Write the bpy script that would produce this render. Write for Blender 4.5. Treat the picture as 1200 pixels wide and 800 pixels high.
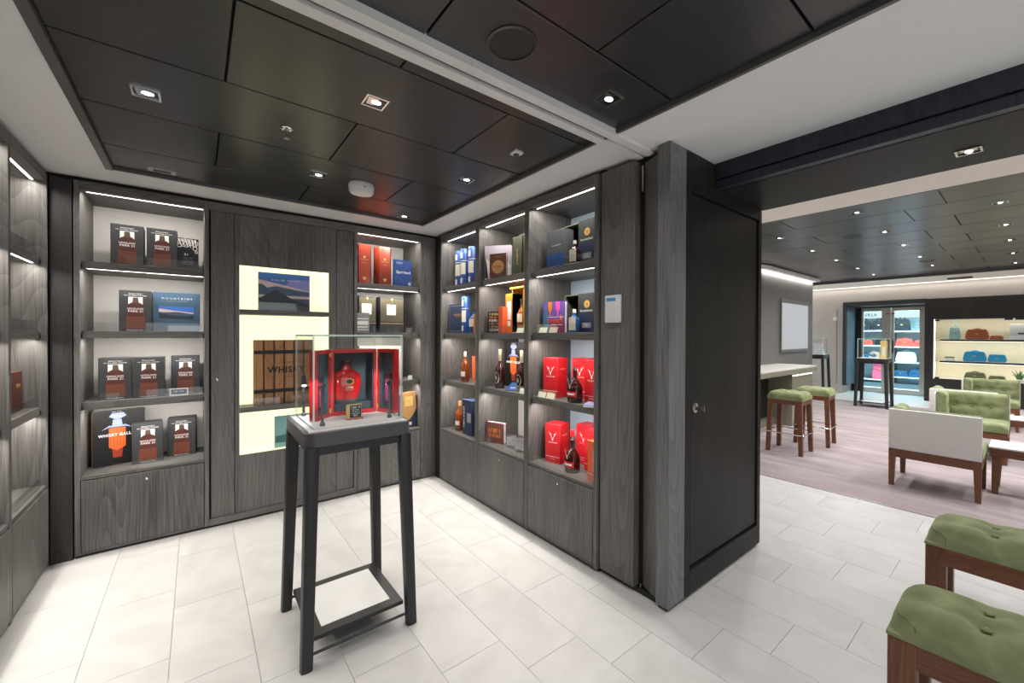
import bpy, bmesh, math, random
from mathutils import Matrix, Vector
R = math.radians
random.seed(7)
S = bpy.context.scene
COL = S.collection
for o in list(bpy.data.objects): bpy.data.objects.remove(o)

# ------------------------------------------------------------------ camera
HC = 1.35
cam = bpy.data.cameras.new('camera'); camo = bpy.data.objects.new('camera', cam); COL.objects.link(camo)
_f, _cy, _yaw, _pit, _rol = 476.14, 395.0, 0.661033, -.0059917, -.0033603
fw = Vector((math.sin(_yaw)*math.cos(_pit), math.cos(_yaw)*math.cos(_pit), math.sin(_pit)))
rr = Vector((math.cos(_yaw), -math.sin(_yaw), 0)); dd = fw.cross(rr)
r2 = math.cos(_rol)*rr + math.sin(_rol)*dd; d2 = -math.sin(_rol)*rr + math.cos(_rol)*dd
m = Matrix.Identity(4)
for i in range(3):
    m[i][0] = r2[i]; m[i][1] = -d2[i]; m[i][2] = -fw[i]
m[2][3] = HC
camo.matrix_world = m
cam.sensor_width = 36; cam.lens = 36*_f/1200; cam.shift_x = 0; cam.shift_y = (_cy-400)/1200
cam.clip_start = .02; cam.clip_end = 100
S.camera = camo
# ------------------------------------------------------------------ world and exposure
w = bpy.data.worlds.new('world'); S.world = w; w.use_nodes = True
w.node_tree.nodes['Background'].inputs[0].default_value = (.96, .98, 1, 1)
w.node_tree.nodes['Background'].inputs[1].default_value = 1.42
vs = S.view_settings
vs.view_transform = 'Standard'; vs.look = 'None'; vs.exposure = 0.0; vs.gamma = 1; vs.use_curve_mapping = False
P_SPOT, P_LOUNGE, P_STRIP = 8, 48, 2.9
WARM = (1, .945, .87); NEUT = (1, .985, .965)

# ------------------------------------------------------------------ helpers
class MB:
    def __init__(s): s.v = []; s.f = []; s.m = []
    def add(s, v, f, m=0):
        b = len(s.v); s.v += [tuple(p) for p in v]
        for q in f: s.f.append([b+i for i in q]); s.m.append(m)
        return s
    def box(s, x0, x1, y0, y1, z0, z1, m=0, mt=None):
        v = [(x, y, z) for z in (z0, z1) for y in (y0, y1) for x in (x0, x1)]
        if mt: v = [mt @ Vector(p) for p in v]
        return s.add(v, [(0,2,3,1),(4,5,7,6),(0,1,5,4),(2,6,7,3),(0,4,6,2),(1,3,7,5)], m)
    def lathe(s, prof, n=20, c=(0,0), sx=1, sy=1, m=0, mt=None):
        v = []; f = []
        for r, z in prof:
            for k in range(n):
                a = 2*math.pi*k/n; v.append((c[0]+r*sx*math.cos(a), c[1]+r*sy*math.sin(a), z))
        if mt: v = [mt @ Vector(p) for p in v]
        L = len(prof)
        for i in range(L-1):
            for k in range(n):
                k2 = (k+1) % n; f.append((i*n+k, i*n+k2, (i+1)*n+k2, (i+1)*n+k))
        f.append(tuple(reversed(range(n)))); f.append(tuple((L-1)*n+k for k in range(n)))
        return s.add(v, f, m)
    def poly(s, pts, m=0): return s.add(pts, [tuple(range(len(pts)))], m)
    def face(s, pts, y, m=0):            # flat print on a front face, points are (x, z)
        return s.poly([(x, y, z) for x, z in pts], m)
    def rect(s, x0, x1, z0, z1, y, m=0): return s.face([(x0,z0),(x1,z0),(x1,z1),(x0,z1)], y, m)
    def prism(s, pts, z0, z1, m=0, mt=None):
        n = len(pts); v = [(x,y,z0) for x,y in pts]+[(x,y,z1) for x,y in pts]
        if mt: v = [mt @ Vector(p) for p in v]
        f = [tuple(reversed(range(n))), tuple(range(n,2*n))]+[(i,(i+1)%n,n+(i+1)%n,n+i) for i in range(n)]
        return s.add(v, f, m)
    def tube(s, pts, r, n=8, m=0, r1=None):
        pts = [Vector(p) for p in pts]; v = []; f = []; L = len(pts)
        for i, p in enumerate(pts):
            t = (pts[min(i+1,L-1)]-pts[max(i-1,0)]).normalized()
            up = Vector((0,0,1)) if abs(t.z) < .9 else Vector((1,0,0))
            a = t.cross(up).normalized(); b = t.cross(a)
            q = r if r1 is None else r+(r1-r)*i/(L-1)
            for k in range(n):
                th = 2*math.pi*(k+.5)/n; v.append(p+a*q*math.cos(th)+b*q*math.sin(th))
        for i in range(L-1):
            for k in range(n):
                k2 = (k+1)%n; f.append((i*n+k, (i+1)*n+k, (i+1)*n+k2, i*n+k2))
        f.append(tuple(range(n))); f.append(tuple(reversed([(L-1)*n+k for k in range(n)])))
        return s.add(v, f, m)
    def taper(s, p0, p1, h0, h1, m=0):   # square bar from p0 to p1, half widths h0 > h1
        (a,b,c),(d,e,g) = p0, p1
        v = [(a-h0,b-h0,c),(a+h0,b-h0,c),(a+h0,b+h0,c),(a-h0,b+h0,c),(d-h1,e-h1,g),(d+h1,e-h1,g),(d+h1,e+h1,g),(d-h1,e+h1,g)]
        return s.add(v, [(0,3,2,1),(4,5,6,7),(0,1,5,4),(1,2,6,5),(2,3,7,6),(3,0,4,7)], m)
    def build(s, name, mats, parent=None, smooth=False, bevel=0, seg=2):
        me = bpy.data.meshes.new(name); me.from_pydata(s.v, [], s.f)
        for q in (mats if isinstance(mats, (list, tuple)) else [mats]): me.materials.append(q)
        if any(s.m): me.polygons.foreach_set('material_index', s.m)
        bm = bmesh.new(); bm.from_mesh(me); bmesh.ops.recalc_face_normals(bm, faces=bm.faces)
        if bevel: bmesh.ops.bevel(bm, geom=[e for e in bm.edges if len(e.link_faces) == 2 and e.calc_face_angle(0) > .6], offset=bevel, segments=seg, affect='EDGES', profile=.5)
        bm.to_mesh(me); bm.free()
        if smooth or bevel:
            me.shade_smooth(); me.set_sharp_from_angle(angle=R(40))
        return link(name, me, parent)
def link(name, me, parent=None):
    o = bpy.data.objects.new(name, me); COL.objects.link(o)
    if parent: o.parent = parent
    return o
def tag(o, label=None, cat=None, group=None, kind=None):
    for k, v in (('label',label),('category',cat),('group',group),('kind',kind)):
        if v: o[k] = v
    return o
def thing(name, label, cat, loc=(0,0,0), rz=0, group=None):
    o = bpy.data.objects.new(name, None); o.empty_display_size = .05; COL.objects.link(o)
    o.location = loc; o.rotation_euler = (0,0,R(rz)); return tag(o, label, cat, group)
def struct(o): o['kind'] = 'structure'; return o
def dup(root, label, loc=None, rz=None, group=None):
    r = root.copy(); COL.objects.link(r); r['label'] = label
    if loc is not None: r.location = loc
    if rz is not None: r.rotation_euler = (0,0,R(rz))
    if group: r['group'] = group
    for ch in root.children:
        c = ch.copy(); COL.objects.link(c); c.parent = r
        for g in ch.children:
            d = g.copy(); COL.objects.link(d); d.parent = c
    return r
def at(o, x, y, z, rz=0): o.location = (x,y,z); o.rotation_euler = (0,0,R(rz)); return o
def text_mesh(s, w, h, spacing=1.0, bold=0):
    cu = bpy.data.curves.new('lettering', 'FONT'); cu.body = s; cu.size = 1; cu.resolution_u = 2; cu.space_character = spacing
    cu.offset = bold
    t = bpy.data.objects.new('lettering', cu); COL.objects.link(t)
    bpy.context.view_layer.update()
    me = bpy.data.meshes.new_from_object(t.evaluated_get(bpy.context.evaluated_depsgraph_get()))
    bpy.data.objects.remove(t)
    xs = [v.co.x for v in me.vertices]; ys = [v.co.y for v in me.vertices]
    x0, x1, y0, y1 = min(xs), max(xs), min(ys), max(ys)
    for v in me.vertices:
        v.co = ((v.co.x-(x0+x1)/2)/(x1-x0)*w, 0, (v.co.y-(y0+y1)/2)/(y1-y0)*h)
    me.name = 'lettering'
    return me
def letter(s, w, h, x, z, y, mat, parent, rz=0, spacing=1.0, bold=0, ry=0):
    me = text_mesh(s, w, h, spacing, bold); me.materials.clear(); me.materials.append(mat)
    o = link('lettering', me, parent); o.location = (x, y, z); o.rotation_euler = (0, R(ry), R(rz)); return o
def scrib(w, h, x, z, y, mat, parent, seed=0, rz=0, ry=0):      # a line of print too small to read: letter-like strokes
    rnd = random.Random(seed+len(parent.name)); b = MB(); u = -w/2; lw = h*.62
    while u < w/2-lw*.5:
        if rnd.random() < .14: u += lw*.7; continue
        t_ = lw*.26; b.rect(u,u+t_,-h/2,h/2,0)
        if rnd.random() < .6: b.rect(u+lw*.5,u+lw*.5+t_,-h/2,h/2,0)
        zz = rnd.choice((-h/2,-h*.1,h/2-h*.22)); b.rect(u+t_,u+lw*.5,zz,zz+h*.22,0)
        u += lw
    o = b.build('lettering', mat, parent); o.location = (x,y,z); o.rotation_euler = (0,R(ry),R(rz)); return o
def area(name, loc, sx, sy, power, color=WARM, rot=(0,0,0), spread=None):
    l = bpy.data.lights.new(name, 'AREA'); l.shape = 'RECTANGLE'; l.size = sx; l.size_y = sy; l.energy = power; l.color = color
    if spread: l.spread = R(spread)
    o = bpy.data.objects.new(name, l); COL.objects.link(o); o.location = loc; o.rotation_euler = rot; return o

# ------------------------------------------------------------------ materials
M = {}
def nt(name):
    m = bpy.data.materials.new(name); m.use_nodes = True; M[name] = m
    return m, m.node_tree.nodes, m.node_tree.links, m.node_tree.nodes['Principled BSDF']
def lin(c): return tuple((x/12.92 if x <= .04045 else ((x+.055)/1.055)**2.4) for x in [v/255 for v in c])+(1,)
def plain(name, c, rough=.5, metal=0, var=.06, scale=30, coat=0, bump=0, spec=.5):
    m, N, L, b = nt(name)
    tc = N.new('ShaderNodeTexCoord'); no = N.new('ShaderNodeTexNoise'); no.inputs['Scale'].default_value = scale; no.inputs['Detail'].default_value = 3
    L.new(tc.outputs['Object'], no.inputs['Vector'])
    mx = N.new('ShaderNodeMix'); mx.data_type = 'RGBA'
    mx.inputs[6].default_value = tuple(v*(1-var) for v in c[:3])+(1,); mx.inputs[7].default_value = tuple(min(1,v*(1+var)) for v in c[:3])+(1,)
    L.new(no.outputs['Fac'], mx.inputs[0]); L.new(mx.outputs[2], b.inputs['Base Color'])
    b.inputs['Roughness'].default_value = rough; b.inputs['Metallic'].default_value = metal; b.inputs['Coat Weight'].default_value = coat
    b.inputs['Specular IOR Level'].default_value = spec
    if bump:
        bp = N.new('ShaderNodeBump'); bp.inputs['Strength'].default_value = bump; bp.inputs['Distance'].default_value = .002
        L.new(no.outputs['Fac'], bp.inputs['Height']); L.new(bp.outputs[0], b.inputs['Normal'])
    return m
def wood(name, axis, dark, light, rough=.5, ring=7., coat=0, contrast=1., spec=.4):
    m, N, L, b = nt(name)
    tc = N.new('ShaderNodeTexCoord'); oi = N.new('ShaderNodeObjectInfo')
    add = N.new('ShaderNodeVectorMath'); add.operation = 'MULTIPLY_ADD'
    cmb = N.new('ShaderNodeCombineXYZ')
    for i in range(3): L.new(oi.outputs['Random'], cmb.inputs[i])
    L.new(cmb.outputs[0], add.inputs[0]); add.inputs[1].default_value = (3.1, 5.3, 4.7); L.new(tc.outputs['Object'], add.inputs[2])
    mp = N.new('ShaderNodeMapping'); sc = [1,1,1]; sc['XYZ'.index(axis)] = .16; mp.inputs['Scale'].default_value = sc
    L.new(add.outputs[0], mp.inputs[0])
    n0 = N.new('ShaderNodeTexNoise'); n0.inputs['Scale'].default_value = 2.6; n0.inputs['Detail'].default_value = 1.2; n0.inputs['Roughness'].default_value = .35
    L.new(mp.outputs[0], n0.inputs['Vector'])
    wm = N.new('ShaderNodeMath'); wm.operation = 'MULTIPLY'; wm.inputs[1].default_value = ring*6.0; L.new(n0.outputs['Fac'], wm.inputs[0])
    wf_ = N.new('ShaderNodeMath'); wf_.operation = 'FRACT'; L.new(wm.outputs[0], wf_.inputs[0])
    wv = N.new('ShaderNodeMath'); wv.operation = 'POWER'; wv.inputs[1].default_value = .6; L.new(wf_.outputs[0], wv.inputs[0])
    mp2 = N.new('ShaderNodeMapping'); sc = [1,1,1]; sc['XYZ'.index(axis)] = .03; mp2.inputs['Scale'].default_value = sc
    L.new(add.outputs[0], mp2.inputs[0])
    no = N.new('ShaderNodeTexNoise'); no.inputs['Scale'].default_value = 130; no.inputs['Detail'].default_value = 4; L.new(mp2.outputs[0], no.inputs['Vector'])
    no2 = N.new('ShaderNodeTexNoise'); no2.inputs['Scale'].default_value = 5; no2.inputs['Detail'].default_value = 3; L.new(mp.outputs[0], no2.inputs['Vector'])
    a1 = N.new('ShaderNodeMath'); a1.operation = 'MULTIPLY'; a1.inputs[1].default_value = .15*contrast; L.new(wv.outputs[0], a1.inputs[0])
    a2 = N.new('ShaderNodeMath'); a2.operation = 'MULTIPLY_ADD'; a2.inputs[1].default_value = .55; L.new(no.outputs['Fac'], a2.inputs[0]); L.new(a1.outputs[0], a2.inputs[2])
    a3 = N.new('ShaderNodeMath'); a3.operation = 'MULTIPLY_ADD'; a3.inputs[1].default_value = .35; L.new(no2.outputs['Fac'], a3.inputs[0]); L.new(a2.outputs[0], a3.inputs[2])
    a4 = N.new('ShaderNodeMath'); a4.operation = 'MULTIPLY_ADD'; a4.inputs[1].default_value = .12; L.new(oi.outputs['Random'], a4.inputs[0]); L.new(a3.outputs[0], a4.inputs[2])
    rp = N.new('ShaderNodeValToRGB'); rp.color_ramp.elements[0].position = .36; rp.color_ramp.elements[1].position = .86
    rp.color_ramp.elements[0].color = dark; rp.color_ramp.elements[1].color = light
    L.new(a4.outputs[0], rp.inputs[0]); L.new(rp.outputs[0], b.inputs['Base Color'])
    b.inputs['Roughness'].default_value = rough; b.inputs['Specular IOR Level'].default_value = spec
    bp = N.new('ShaderNodeBump'); bp.inputs['Strength'].default_value = .12; bp.inputs['Distance'].default_value = .002
    L.new(a2.outputs[0], bp.inputs['Height']); L.new(bp.outputs[0], b.inputs['Normal'])
    return m
D0, D1 = (.048,.045,.043,1), (.195,.184,.176,1)
for ax in 'XYZ': wood('oak_'+ax.lower(), ax, D0, D1)
wood('blue_oak', 'Z', (.012,.015,.024,1), (.04,.048,.07,1), rough=.4)
wood('post_oak', 'Z', (.06,.061,.064,1), (.24,.242,.248,1), rough=.45)
wood('corner_oak', 'Z', (.017,.0155,.0145,1), (.05,.046,.043,1), rough=.45)
wood('dark_oak', 'Z', (.012,.0115,.011,1), (.036,.034,.032,1), rough=.42, spec=.12)
wood('soffit_oak', 'Y', (.014,.0135,.013,1), (.038,.036,.034,1), rough=.42, spec=.12, contrast=.3)
wood('ceiling_oak', 'X', (.017,.017,.0175,1), (.05,.05,.05,1), rough=.33, contrast=.3, spec=.9)
wood('lounge_oak', 'Y', (.022,.022,.021,1), (.058,.057,.054,1), rough=.28, contrast=.3, spec=.7)
wood('walnut', 'Z', (.075,.026,.013,1), (.24,.1,.052,1), rough=.42, ring=14)
wood('walnut_y', 'Y', (.075,.026,.013,1), (.24,.1,.052,1), rough=.42, ring=14)
wood('crate_wood', 'Z', (.22,.1,.04,1), (.42,.23,.115,1), rough=.5, ring=10)
plain('black', (.008,.008,.009), .5)
plain('black_gap', (.004,.004,.004), .8)
plain('white_paint', (.84,.84,.84), .7, var=.015)
plain('trim_grey', (.11,.108,.105), .35)
plain('back_panel', (.68,.655,.63), .6, var=.02)
plain('pale_blue_panel', (.45,.55,.66), .6, var=.02)
plain('rail_metal', (.82,.82,.81), .4, var=.02)
plain('chrome', (.75,.75,.76), .12, metal=1, var=.02)
plain('brushed_steel', (.55,.53,.5), .28, metal=1, var=.05)
plain('beige_paint', (.82,.75,.67), .6, var=.02)
plain('door_steel', (.66,.61,.55), .25, metal=.35, var=.05)
plain('black_metal', (.022,.022,.024), .42, var=.1, scale=60)
plain('grey_metal', (.085,.083,.088), .42, var=.05)
plain('white_plastic', (.8,.8,.79), .4, var=.02)
plain('card', (.88,.86,.76), .6, var=.02)
plain('cream', (.82,.76,.62), .6, var=.03)
plain('print_white', (.85,.84,.82), .6, var=.02)
plain('print_grey', (.3,.3,.31), .6)
plain('charcoal', (.034,.037,.039), .55, var=.08)
plain('amber_print', (.085,.02,.013), .4, var=.5, scale=120)
plain('amber_print_lit', (.16,.045,.022), .4, var=.6, scale=150)
plain('cork_print', (.09,.06,.045), .5, var=.3)
plain('steel_print', (.11,.115,.125), .45)
plain('navy', (.014,.026,.07), .5, var=.1)
plain('royal', (.012,.065,.27), .42, var=.12)
plain('blue_print', (.03,.11,.33), .5, var=.25, scale=60)
plain('red', (.62,.014,.022), .38, var=.06)
plain('red_lacquer', (.5,.008,.012), .22, var=.06, coat=.4)
plain('brick_red', (.4,.05,.022), .4, var=.15, scale=12)
plain('foil', (.42,.34,.22), .4, metal=.3)
plain('silver_print', (.6,.6,.6), .25, metal=.3)
plain('old_red', (.07,.012,.008), .4, var=.2)
plain('dark_red', (.1,.012,.012), .4)
plain('orange', (.72,.2,.015), .4, var=.08)
plain('orange_red', (.75,.12,.03), .4, var=.08)
plain('gold', (.72,.47,.12), .35, metal=.4, var=.25)
plain('gold_flat', (.75,.52,.17), .45, var=.2)
plain('tan', (.5,.26,.09), .5, var=.2, scale=20)
plain('olive', (.085,.09,.055), .5, var=.1)
plain('maroon_print', (.13,.045,.03), .5, var=.2)
plain('teal', (.045,.2,.28), .5); plain('purple', (.14,.07,.33), .5); plain('magenta', (.75,.08,.36), .5); plain('plum', (.22,.03,.09), .5)
plain('sky_blue', (.045,.15,.5), .4, var=.2, scale=6); plain('sky_pink', (.6,.45,.45), .4, var=.1, scale=8); plain('hill_dark', (.02,.028,.035), .4, var=.4, scale=25); plain('hill_blue', (.045,.085,.15), .4, var=.25, scale=20); plain('lake', (.03,.04,.045), .4); plain('sky_violet', (.22,.24,.6), .4, var=.2, scale=6)
plain('book_blue', (.05,.1,.165), .4, var=.25, scale=5); plain('sea_green', (.2,.42,.42), .45, var=.2, scale=10); plain('sea_dark', (.05,.14,.15), .45, var=.3, scale=25)
plain('photo_lilac', (.5,.45,.52), .45, var=.12, scale=14)
plain('paper', (.8,.79,.76), .7)
plain('tower_print', (.9,.16,.03), .5, var=.25, scale=40); plain('tower_blue', (.3,.35,.6), .5, var=.3, scale=40)
plain('kraft', (.62,.47,.4), .6, var=.05)
plain('flower_print', (.105,.09,.055), .5, var=.95, scale=110)
plain('slate_velvet', (.028,.05,.068), .6, var=.1)
plain('dark_bottle', (.03,.006,.006), .08, coat=.5)
plain('leather_white', (.66,.63,.61), .42, var=.03, bump=.08, scale=14)
plain('bag_tan', (.36,.1,.03), .4, var=.15); plain('bag_blue', (.02,.3,.58), .35, var=.15); plain('bag_mint', (.35,.6,.62), .35, var=.12); plain('bag_black', (.015,.017,.02), .35); plain('bag_red', (.65,.08,.06), .4); plain('bag_pink', (.8,.13,.24), .4); plain('bag_white', (.75,.77,.78), .4); plain('bag_navy', (.02,.1,.22), .4); plain('bag_olive', (.14,.15,.08), .4)
plain('stone_beige', (.50,.46,.42), .65, var=.07, scale=3)
plain('pod_grey', (.125,.123,.12), .55, var=.08, scale=5)
plain('counter_stone', (.5,.48,.45), .35, var=.06, scale=9)
plain('bronze', (.24,.23,.17), .4, metal=.3, var=.05)
plain('mauve_panel', (.36,.33,.33), .5)
plain('jamb_blue', (.1,.15,.18), .35)  # on the jamb this blue is its reflection put into the colour
plain('niche_back', (.8,.74,.58), .5, var=.03)
plain('leaf', (.05,.15,.04), .45, var=.3)
plain('shelf_white', (.75,.76,.76), .4)
plain('shop_wall', (.42,.56,.6), .5, var=.05)
plain('lens_black', (.01,.01,.01), .2)
plain('lcd', (.05,.36,.75), .3)
plain('grout', (.6,.59,.575), .8)
def velvet():
    m, N, L, b = nt('green_velvet')
    tc = N.new('ShaderNodeTexCoord'); n1 = N.new('ShaderNodeTexNoise'); n1.inputs['Scale'].default_value = 7; n1.inputs['Detail'].default_value = 5; n1.inputs['Distortion'].default_value = .8
    L.new(tc.outputs['Object'], n1.inputs['Vector'])
    rp = N.new('ShaderNodeValToRGB'); rp.color_ramp.elements[0].position = .3; rp.color_ramp.elements[1].position = .72
    rp.color_ramp.elements[0].color = (.13,.15,.066,1); rp.color_ramp.elements[1].color = (.28,.305,.165,1)
    L.new(n1.outputs['Fac'], rp.inputs[0]); L.new(rp.outputs[0], b.inputs['Base Color'])
    b.inputs['Roughness'].default_value = .75; b.inputs['Sheen Weight'].default_value = .5; b.inputs['Sheen Roughness'].default_value = .4; b.inputs['Sheen Tint'].default_value = (.6,.7,.4,1); b.inputs['Specular IOR Level'].default_value = .2
velvet()
def tile_mat():
    m, N, L, b = nt('floor_stone')
    tc = N.new('ShaderNodeTexCoord'); oi = N.new('ShaderNodeObjectInfo')
    cmb = N.new('ShaderNodeCombineXYZ'); add = N.new('ShaderNodeVectorMath'); add.operation = 'MULTIPLY_ADD'; add.inputs[1].default_value = (7,11,5)
    for i in range(3): L.new(oi.outputs['Random'], cmb.inputs[i])
    L.new(cmb.outputs[0], add.inputs[0]); L.new(tc.outputs['Object'], add.inputs[2])
    n1 = N.new('ShaderNodeTexNoise'); n1.inputs['Scale'].default_value = 2.4; n1.inputs['Detail'].default_value = 6; n1.inputs['Distortion'].default_value = 2.2; L.new(add.outputs[0], n1.inputs['Vector'])
    a = N.new('ShaderNodeMath'); a.operation = 'MULTIPLY_ADD'; a.inputs[1].default_value = .15; L.new(oi.outputs['Random'], a.inputs[0]); L.new(n1.outputs['Fac'], a.inputs[2])
    rp = N.new('ShaderNodeValToRGB'); e = rp.color_ramp.elements; e[0].position = .32; e[0].color = (.55,.54,.53,1); e[1].position = .75; e[1].color = (.64,.632,.622,1)
    L.new(a.outputs[0], rp.inputs[0]); L.new(rp.outputs[0], b.inputs['Base Color']); b.inputs['Roughness'].default_value = .38; b.inputs['Specular IOR Level'].default_value = .4
tile_mat()
def carpet_mat():
    m, N, L, b = nt('carpet')
    tc = N.new('ShaderNodeTexCoord'); mp = N.new('ShaderNodeMapping'); mp.inputs['Scale'].default_value = (2.2,.5,1); L.new(tc.outputs['Object'], mp.inputs[0])
    n1 = N.new('ShaderNodeTexNoise'); n1.inputs['Scale'].default_value = 2.6; n1.inputs['Detail'].default_value = 6; L.new(mp.outputs[0], n1.inputs['Vector'])
    n2 = N.new('ShaderNodeTexNoise'); n2.inputs['Scale'].default_value = 220; L.new(tc.outputs['Object'], n2.inputs['Vector'])
    rp = N.new('ShaderNodeValToRGB'); e = rp.color_ramp.elements; e[0].position = .3; e[0].color = (.27,.225,.23,1); e[1].position = .72; e[1].color = (.43,.37,.375,1)
    L.new(n1.outputs['Fac'], rp.inputs[0]); L.new(rp.outputs[0], b.inputs['Base Color']); b.inputs['Roughness'].default_value = .95; b.inputs['Specular IOR Level'].default_value = .1
    bp = N.new('ShaderNodeBump'); bp.inputs['Strength'].default_value = .4; bp.inputs['Distance'].default_value = .004; L.new(n2.outputs['Fac'], bp.inputs['Height']); L.new(bp.outputs[0], b.inputs['Normal'])
carpet_mat()
def emit(name, c, s):
    m, N, L, b = nt(name); b.inputs['Base Color'].default_value = (0,0,0,1); b.inputs['Emission Color'].default_value = tuple(c)+(1,); b.inputs['Emission Strength'].default_value = s; return m
emit('led', (1,.93,.83), 8); emit('lamp_glow', (1,.97,.93), 8); emit('niche_glow', (1,.975,.57), 1.4); emit('screen_glow', (.92,.95,1), .5); emit('sign_glow', (.95,.98,1), .85); emit('spark', (.9,.97,1), 30); emit('cove', (1,.95,.87), 2.5)
emit('shop_glow', (.7,.92,1), 1.2)
def glass(name, tint=(1,1,1), refl=1.0, base=.0, ior=1.45, diff=None):   # clear sheet or vessel: tinted see-through plus mirror by angle
    m, N, L, b = nt(name); out = N['Material Output']
    tr = N.new('ShaderNodeBsdfTransparent'); tr.inputs[0].default_value = tuple(tint)+(1,)
    gl = N.new('ShaderNodeBsdfGlossy'); gl.inputs['Roughness'].default_value = .03
    ge = N.new('ShaderNodeNewGeometry'); dt = N.new('ShaderNodeVectorMath'); dt.operation = 'DOT_PRODUCT'; L.new(ge.outputs['Normal'], dt.inputs[0]); L.new(ge.outputs['Incoming'], dt.inputs[1])
    ab = N.new('ShaderNodeMath'); ab.operation = 'ABSOLUTE'; L.new(dt.outputs['Value'], ab.inputs[0])
    om = N.new('ShaderNodeMath'); om.operation = 'SUBTRACT'; om.inputs[0].default_value = 1; L.new(ab.outputs[0], om.inputs[1])
    pw = N.new('ShaderNodeMath'); pw.operation = 'POWER'; pw.inputs[1].default_value = 5; L.new(om.outputs[0], pw.inputs[0])
    f0 = ((ior-1)/(ior+1))**2
    fr = N.new('ShaderNodeMath'); fr.operation = 'MULTIPLY_ADD'; fr.inputs[1].default_value = 1-f0; fr.inputs[2].default_value = f0; L.new(pw.outputs[0], fr.inputs[0])
    mu = N.new('ShaderNodeMath'); mu.operation = 'MULTIPLY_ADD'; mu.inputs[1].default_value = refl; mu.inputs[2].default_value = base; L.new(fr.outputs[0], mu.inputs[0])
    src = tr
    if diff:
        df = N.new('ShaderNodeBsdfDiffuse'); df.inputs[0].default_value = tuple(diff[:3])+(1,); ms = N.new('ShaderNodeMixShader'); ms.inputs[0].default_value = diff[3]
        L.new(tr.outputs[0], ms.inputs[1]); L.new(df.outputs[0], ms.inputs[2]); src = ms
    mx = N.new('ShaderNodeMixShader'); L.new(mu.outputs[0], mx.inputs[0]); L.new(src.outputs[0], mx.inputs[1]); L.new(gl.outputs[0], mx.inputs[2]); L.new(mx.outputs[0], out.inputs['Surface'])
    return m
glass('clear_glass', (.98,.995,.99), .35)
glass('guard_glass', (.96,.97,.97), .9, .02)
glass('glass_edge', (.8,.95,.88), .8, .08, diff=(.8,.97,.9,.75))
glass('crystal', (.98,.98,.985), .8, .05, diff=(.85,.87,.9,.08))
glass('whisky_amber', (.5,.14,.02), .9, .03, diff=(.42,.1,.015,.5))
glass('whisky_red', (.95,.05,.03), .9, .05, diff=(.95,.012,.014,.6))
glass('whisky_dark', (.1,.015,.01), .9, .04, diff=(.05,.006,.005,.7))
glass('door_glass', (.86,.95,.97), .8)
glass('whisky_blue', (.1,.3,.6), .9, .04, diff=(.05,.2,.5,.6))

# ------------------------------------------------------------------ setting: floor
fl = struct(MB().box(-1.2,4.33,-2.2,4.0,-.06,-.006).box(10.78,12.86,-6.0,4.2,-.06,-.006).box(4.33,10.78,-6.0,4.2,-.06,-.02).box(12.86,16,-6.0,4.2,-.06,0,1).build('floor', [M['grout'], M['floor_stone']]))
TW, TL, G = .2865, .572, .0009
def tile(x0,x1,y0,y1):
    MB().box(x0+G,x1-G,y0+G,y1-G,-.012,0).build('floor_tile', M['floor_stone'], fl)
for k in range(18):
    x0 = -.66+TW*k; x1 = min(x0+TW, 4.33)
    off = (2.965-.1905*k) % TL
    n = -5
    while True:
        y0 = off+TL*n-0.0; y1 = y0+TL; n += 1
        if y0 > 3.5: break
        if y1 < -2.0: continue
        y1 = min(y1, 3.52)
        if x0 > 1.85 and x0 < 2.8 and y0 > 1.12: continue
        tile(x0, x1, y0, y1)
for k in range(4):
    for j in range(8):
        tile(10.78+.52*k, 10.78+.52*(k+1), -1.0+.6*j+.2*(k%2), -1.0+.6*(j+1)+.2*(k%2))
cp = struct(MB().box(4.335,10.775,-6.0,4.2,-.02,.004).build('floor_carpet', M['carpet']))
struct(MB().box(4.325,4.337,-6.0,4.2,-.02,.005).build('trim_1', M['brushed_steel']))

# ------------------------------------------------------------------ setting: ceiling of the shop
ce = struct(MB().box(-1.2,-.40,-2.2,4.0,2.288,2.34).box(1.545,2.26,-2.2,4.0,2.288,2.34).box(-.40,1.545,3.245,4.0,2.288,2.34)
    .box(-.40,1.545,-2.2,3.245,2.325,2.40,1).build('ceiling', [M['white_paint'], M['black_gap']]))
tr = MB().box(-.405,-.372,-2.2,3.25,2.283,2.325).box(-.405,1.545,3.235,3.25,2.286,2.325).box(1.532,1.548,-2.2,3.25,2.283,2.325)
tr.build('ceiling_trim', M['trim_grey'], ce)
rows = [(-2.0,-.05),(-.05,.43),(.43,.91),(.91,1.4),(1.4,1.885),(1.885,2.38),(2.38,2.866),(2.866,3.235)]
g = .0035
for i, (y0,y1) in enumerate(rows):
    js = [.088,1.066] if i % 2 == 0 else [.577]
    xs = [-.372]+js+[1.532]
    for a, b in zip(xs, xs[1:]):
        parts = [(y0,y1)]
        if i == 3: parts = [(y0,1.2),(1.3,y1)]
        for (p,q) in parts:
            MB().box(a+g,b-g,p+g,q-g,2.302,2.322).build('ceiling_panel', M['ceiling_oak'], ce, bevel=.0015, seg=1)
# double track rail crossing the ceiling
rl = thing('ceiling_track', 'white metal double track with dark slot crossing the shop ceiling to the pillar', 'track', (.7,1.25,2.285))
for nm, y0, y1 in (('track_rail',1.194,1.236),('track_rail',1.262,1.304)):
    x = -.7
    for x0, x1 in ((-1.2,-.25),(-.25,.75),(.75,1.845)):
        MB().box(x0-.7+.001,x1-.7,y0-1.25,y1-1.25,-.012,.03).build(nm, M['rail_metal'], rl)
MB().box(-1.9,1.145,-.014,.012,.004,.03).build('track_slot', M['trim_grey'], rl)

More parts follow.
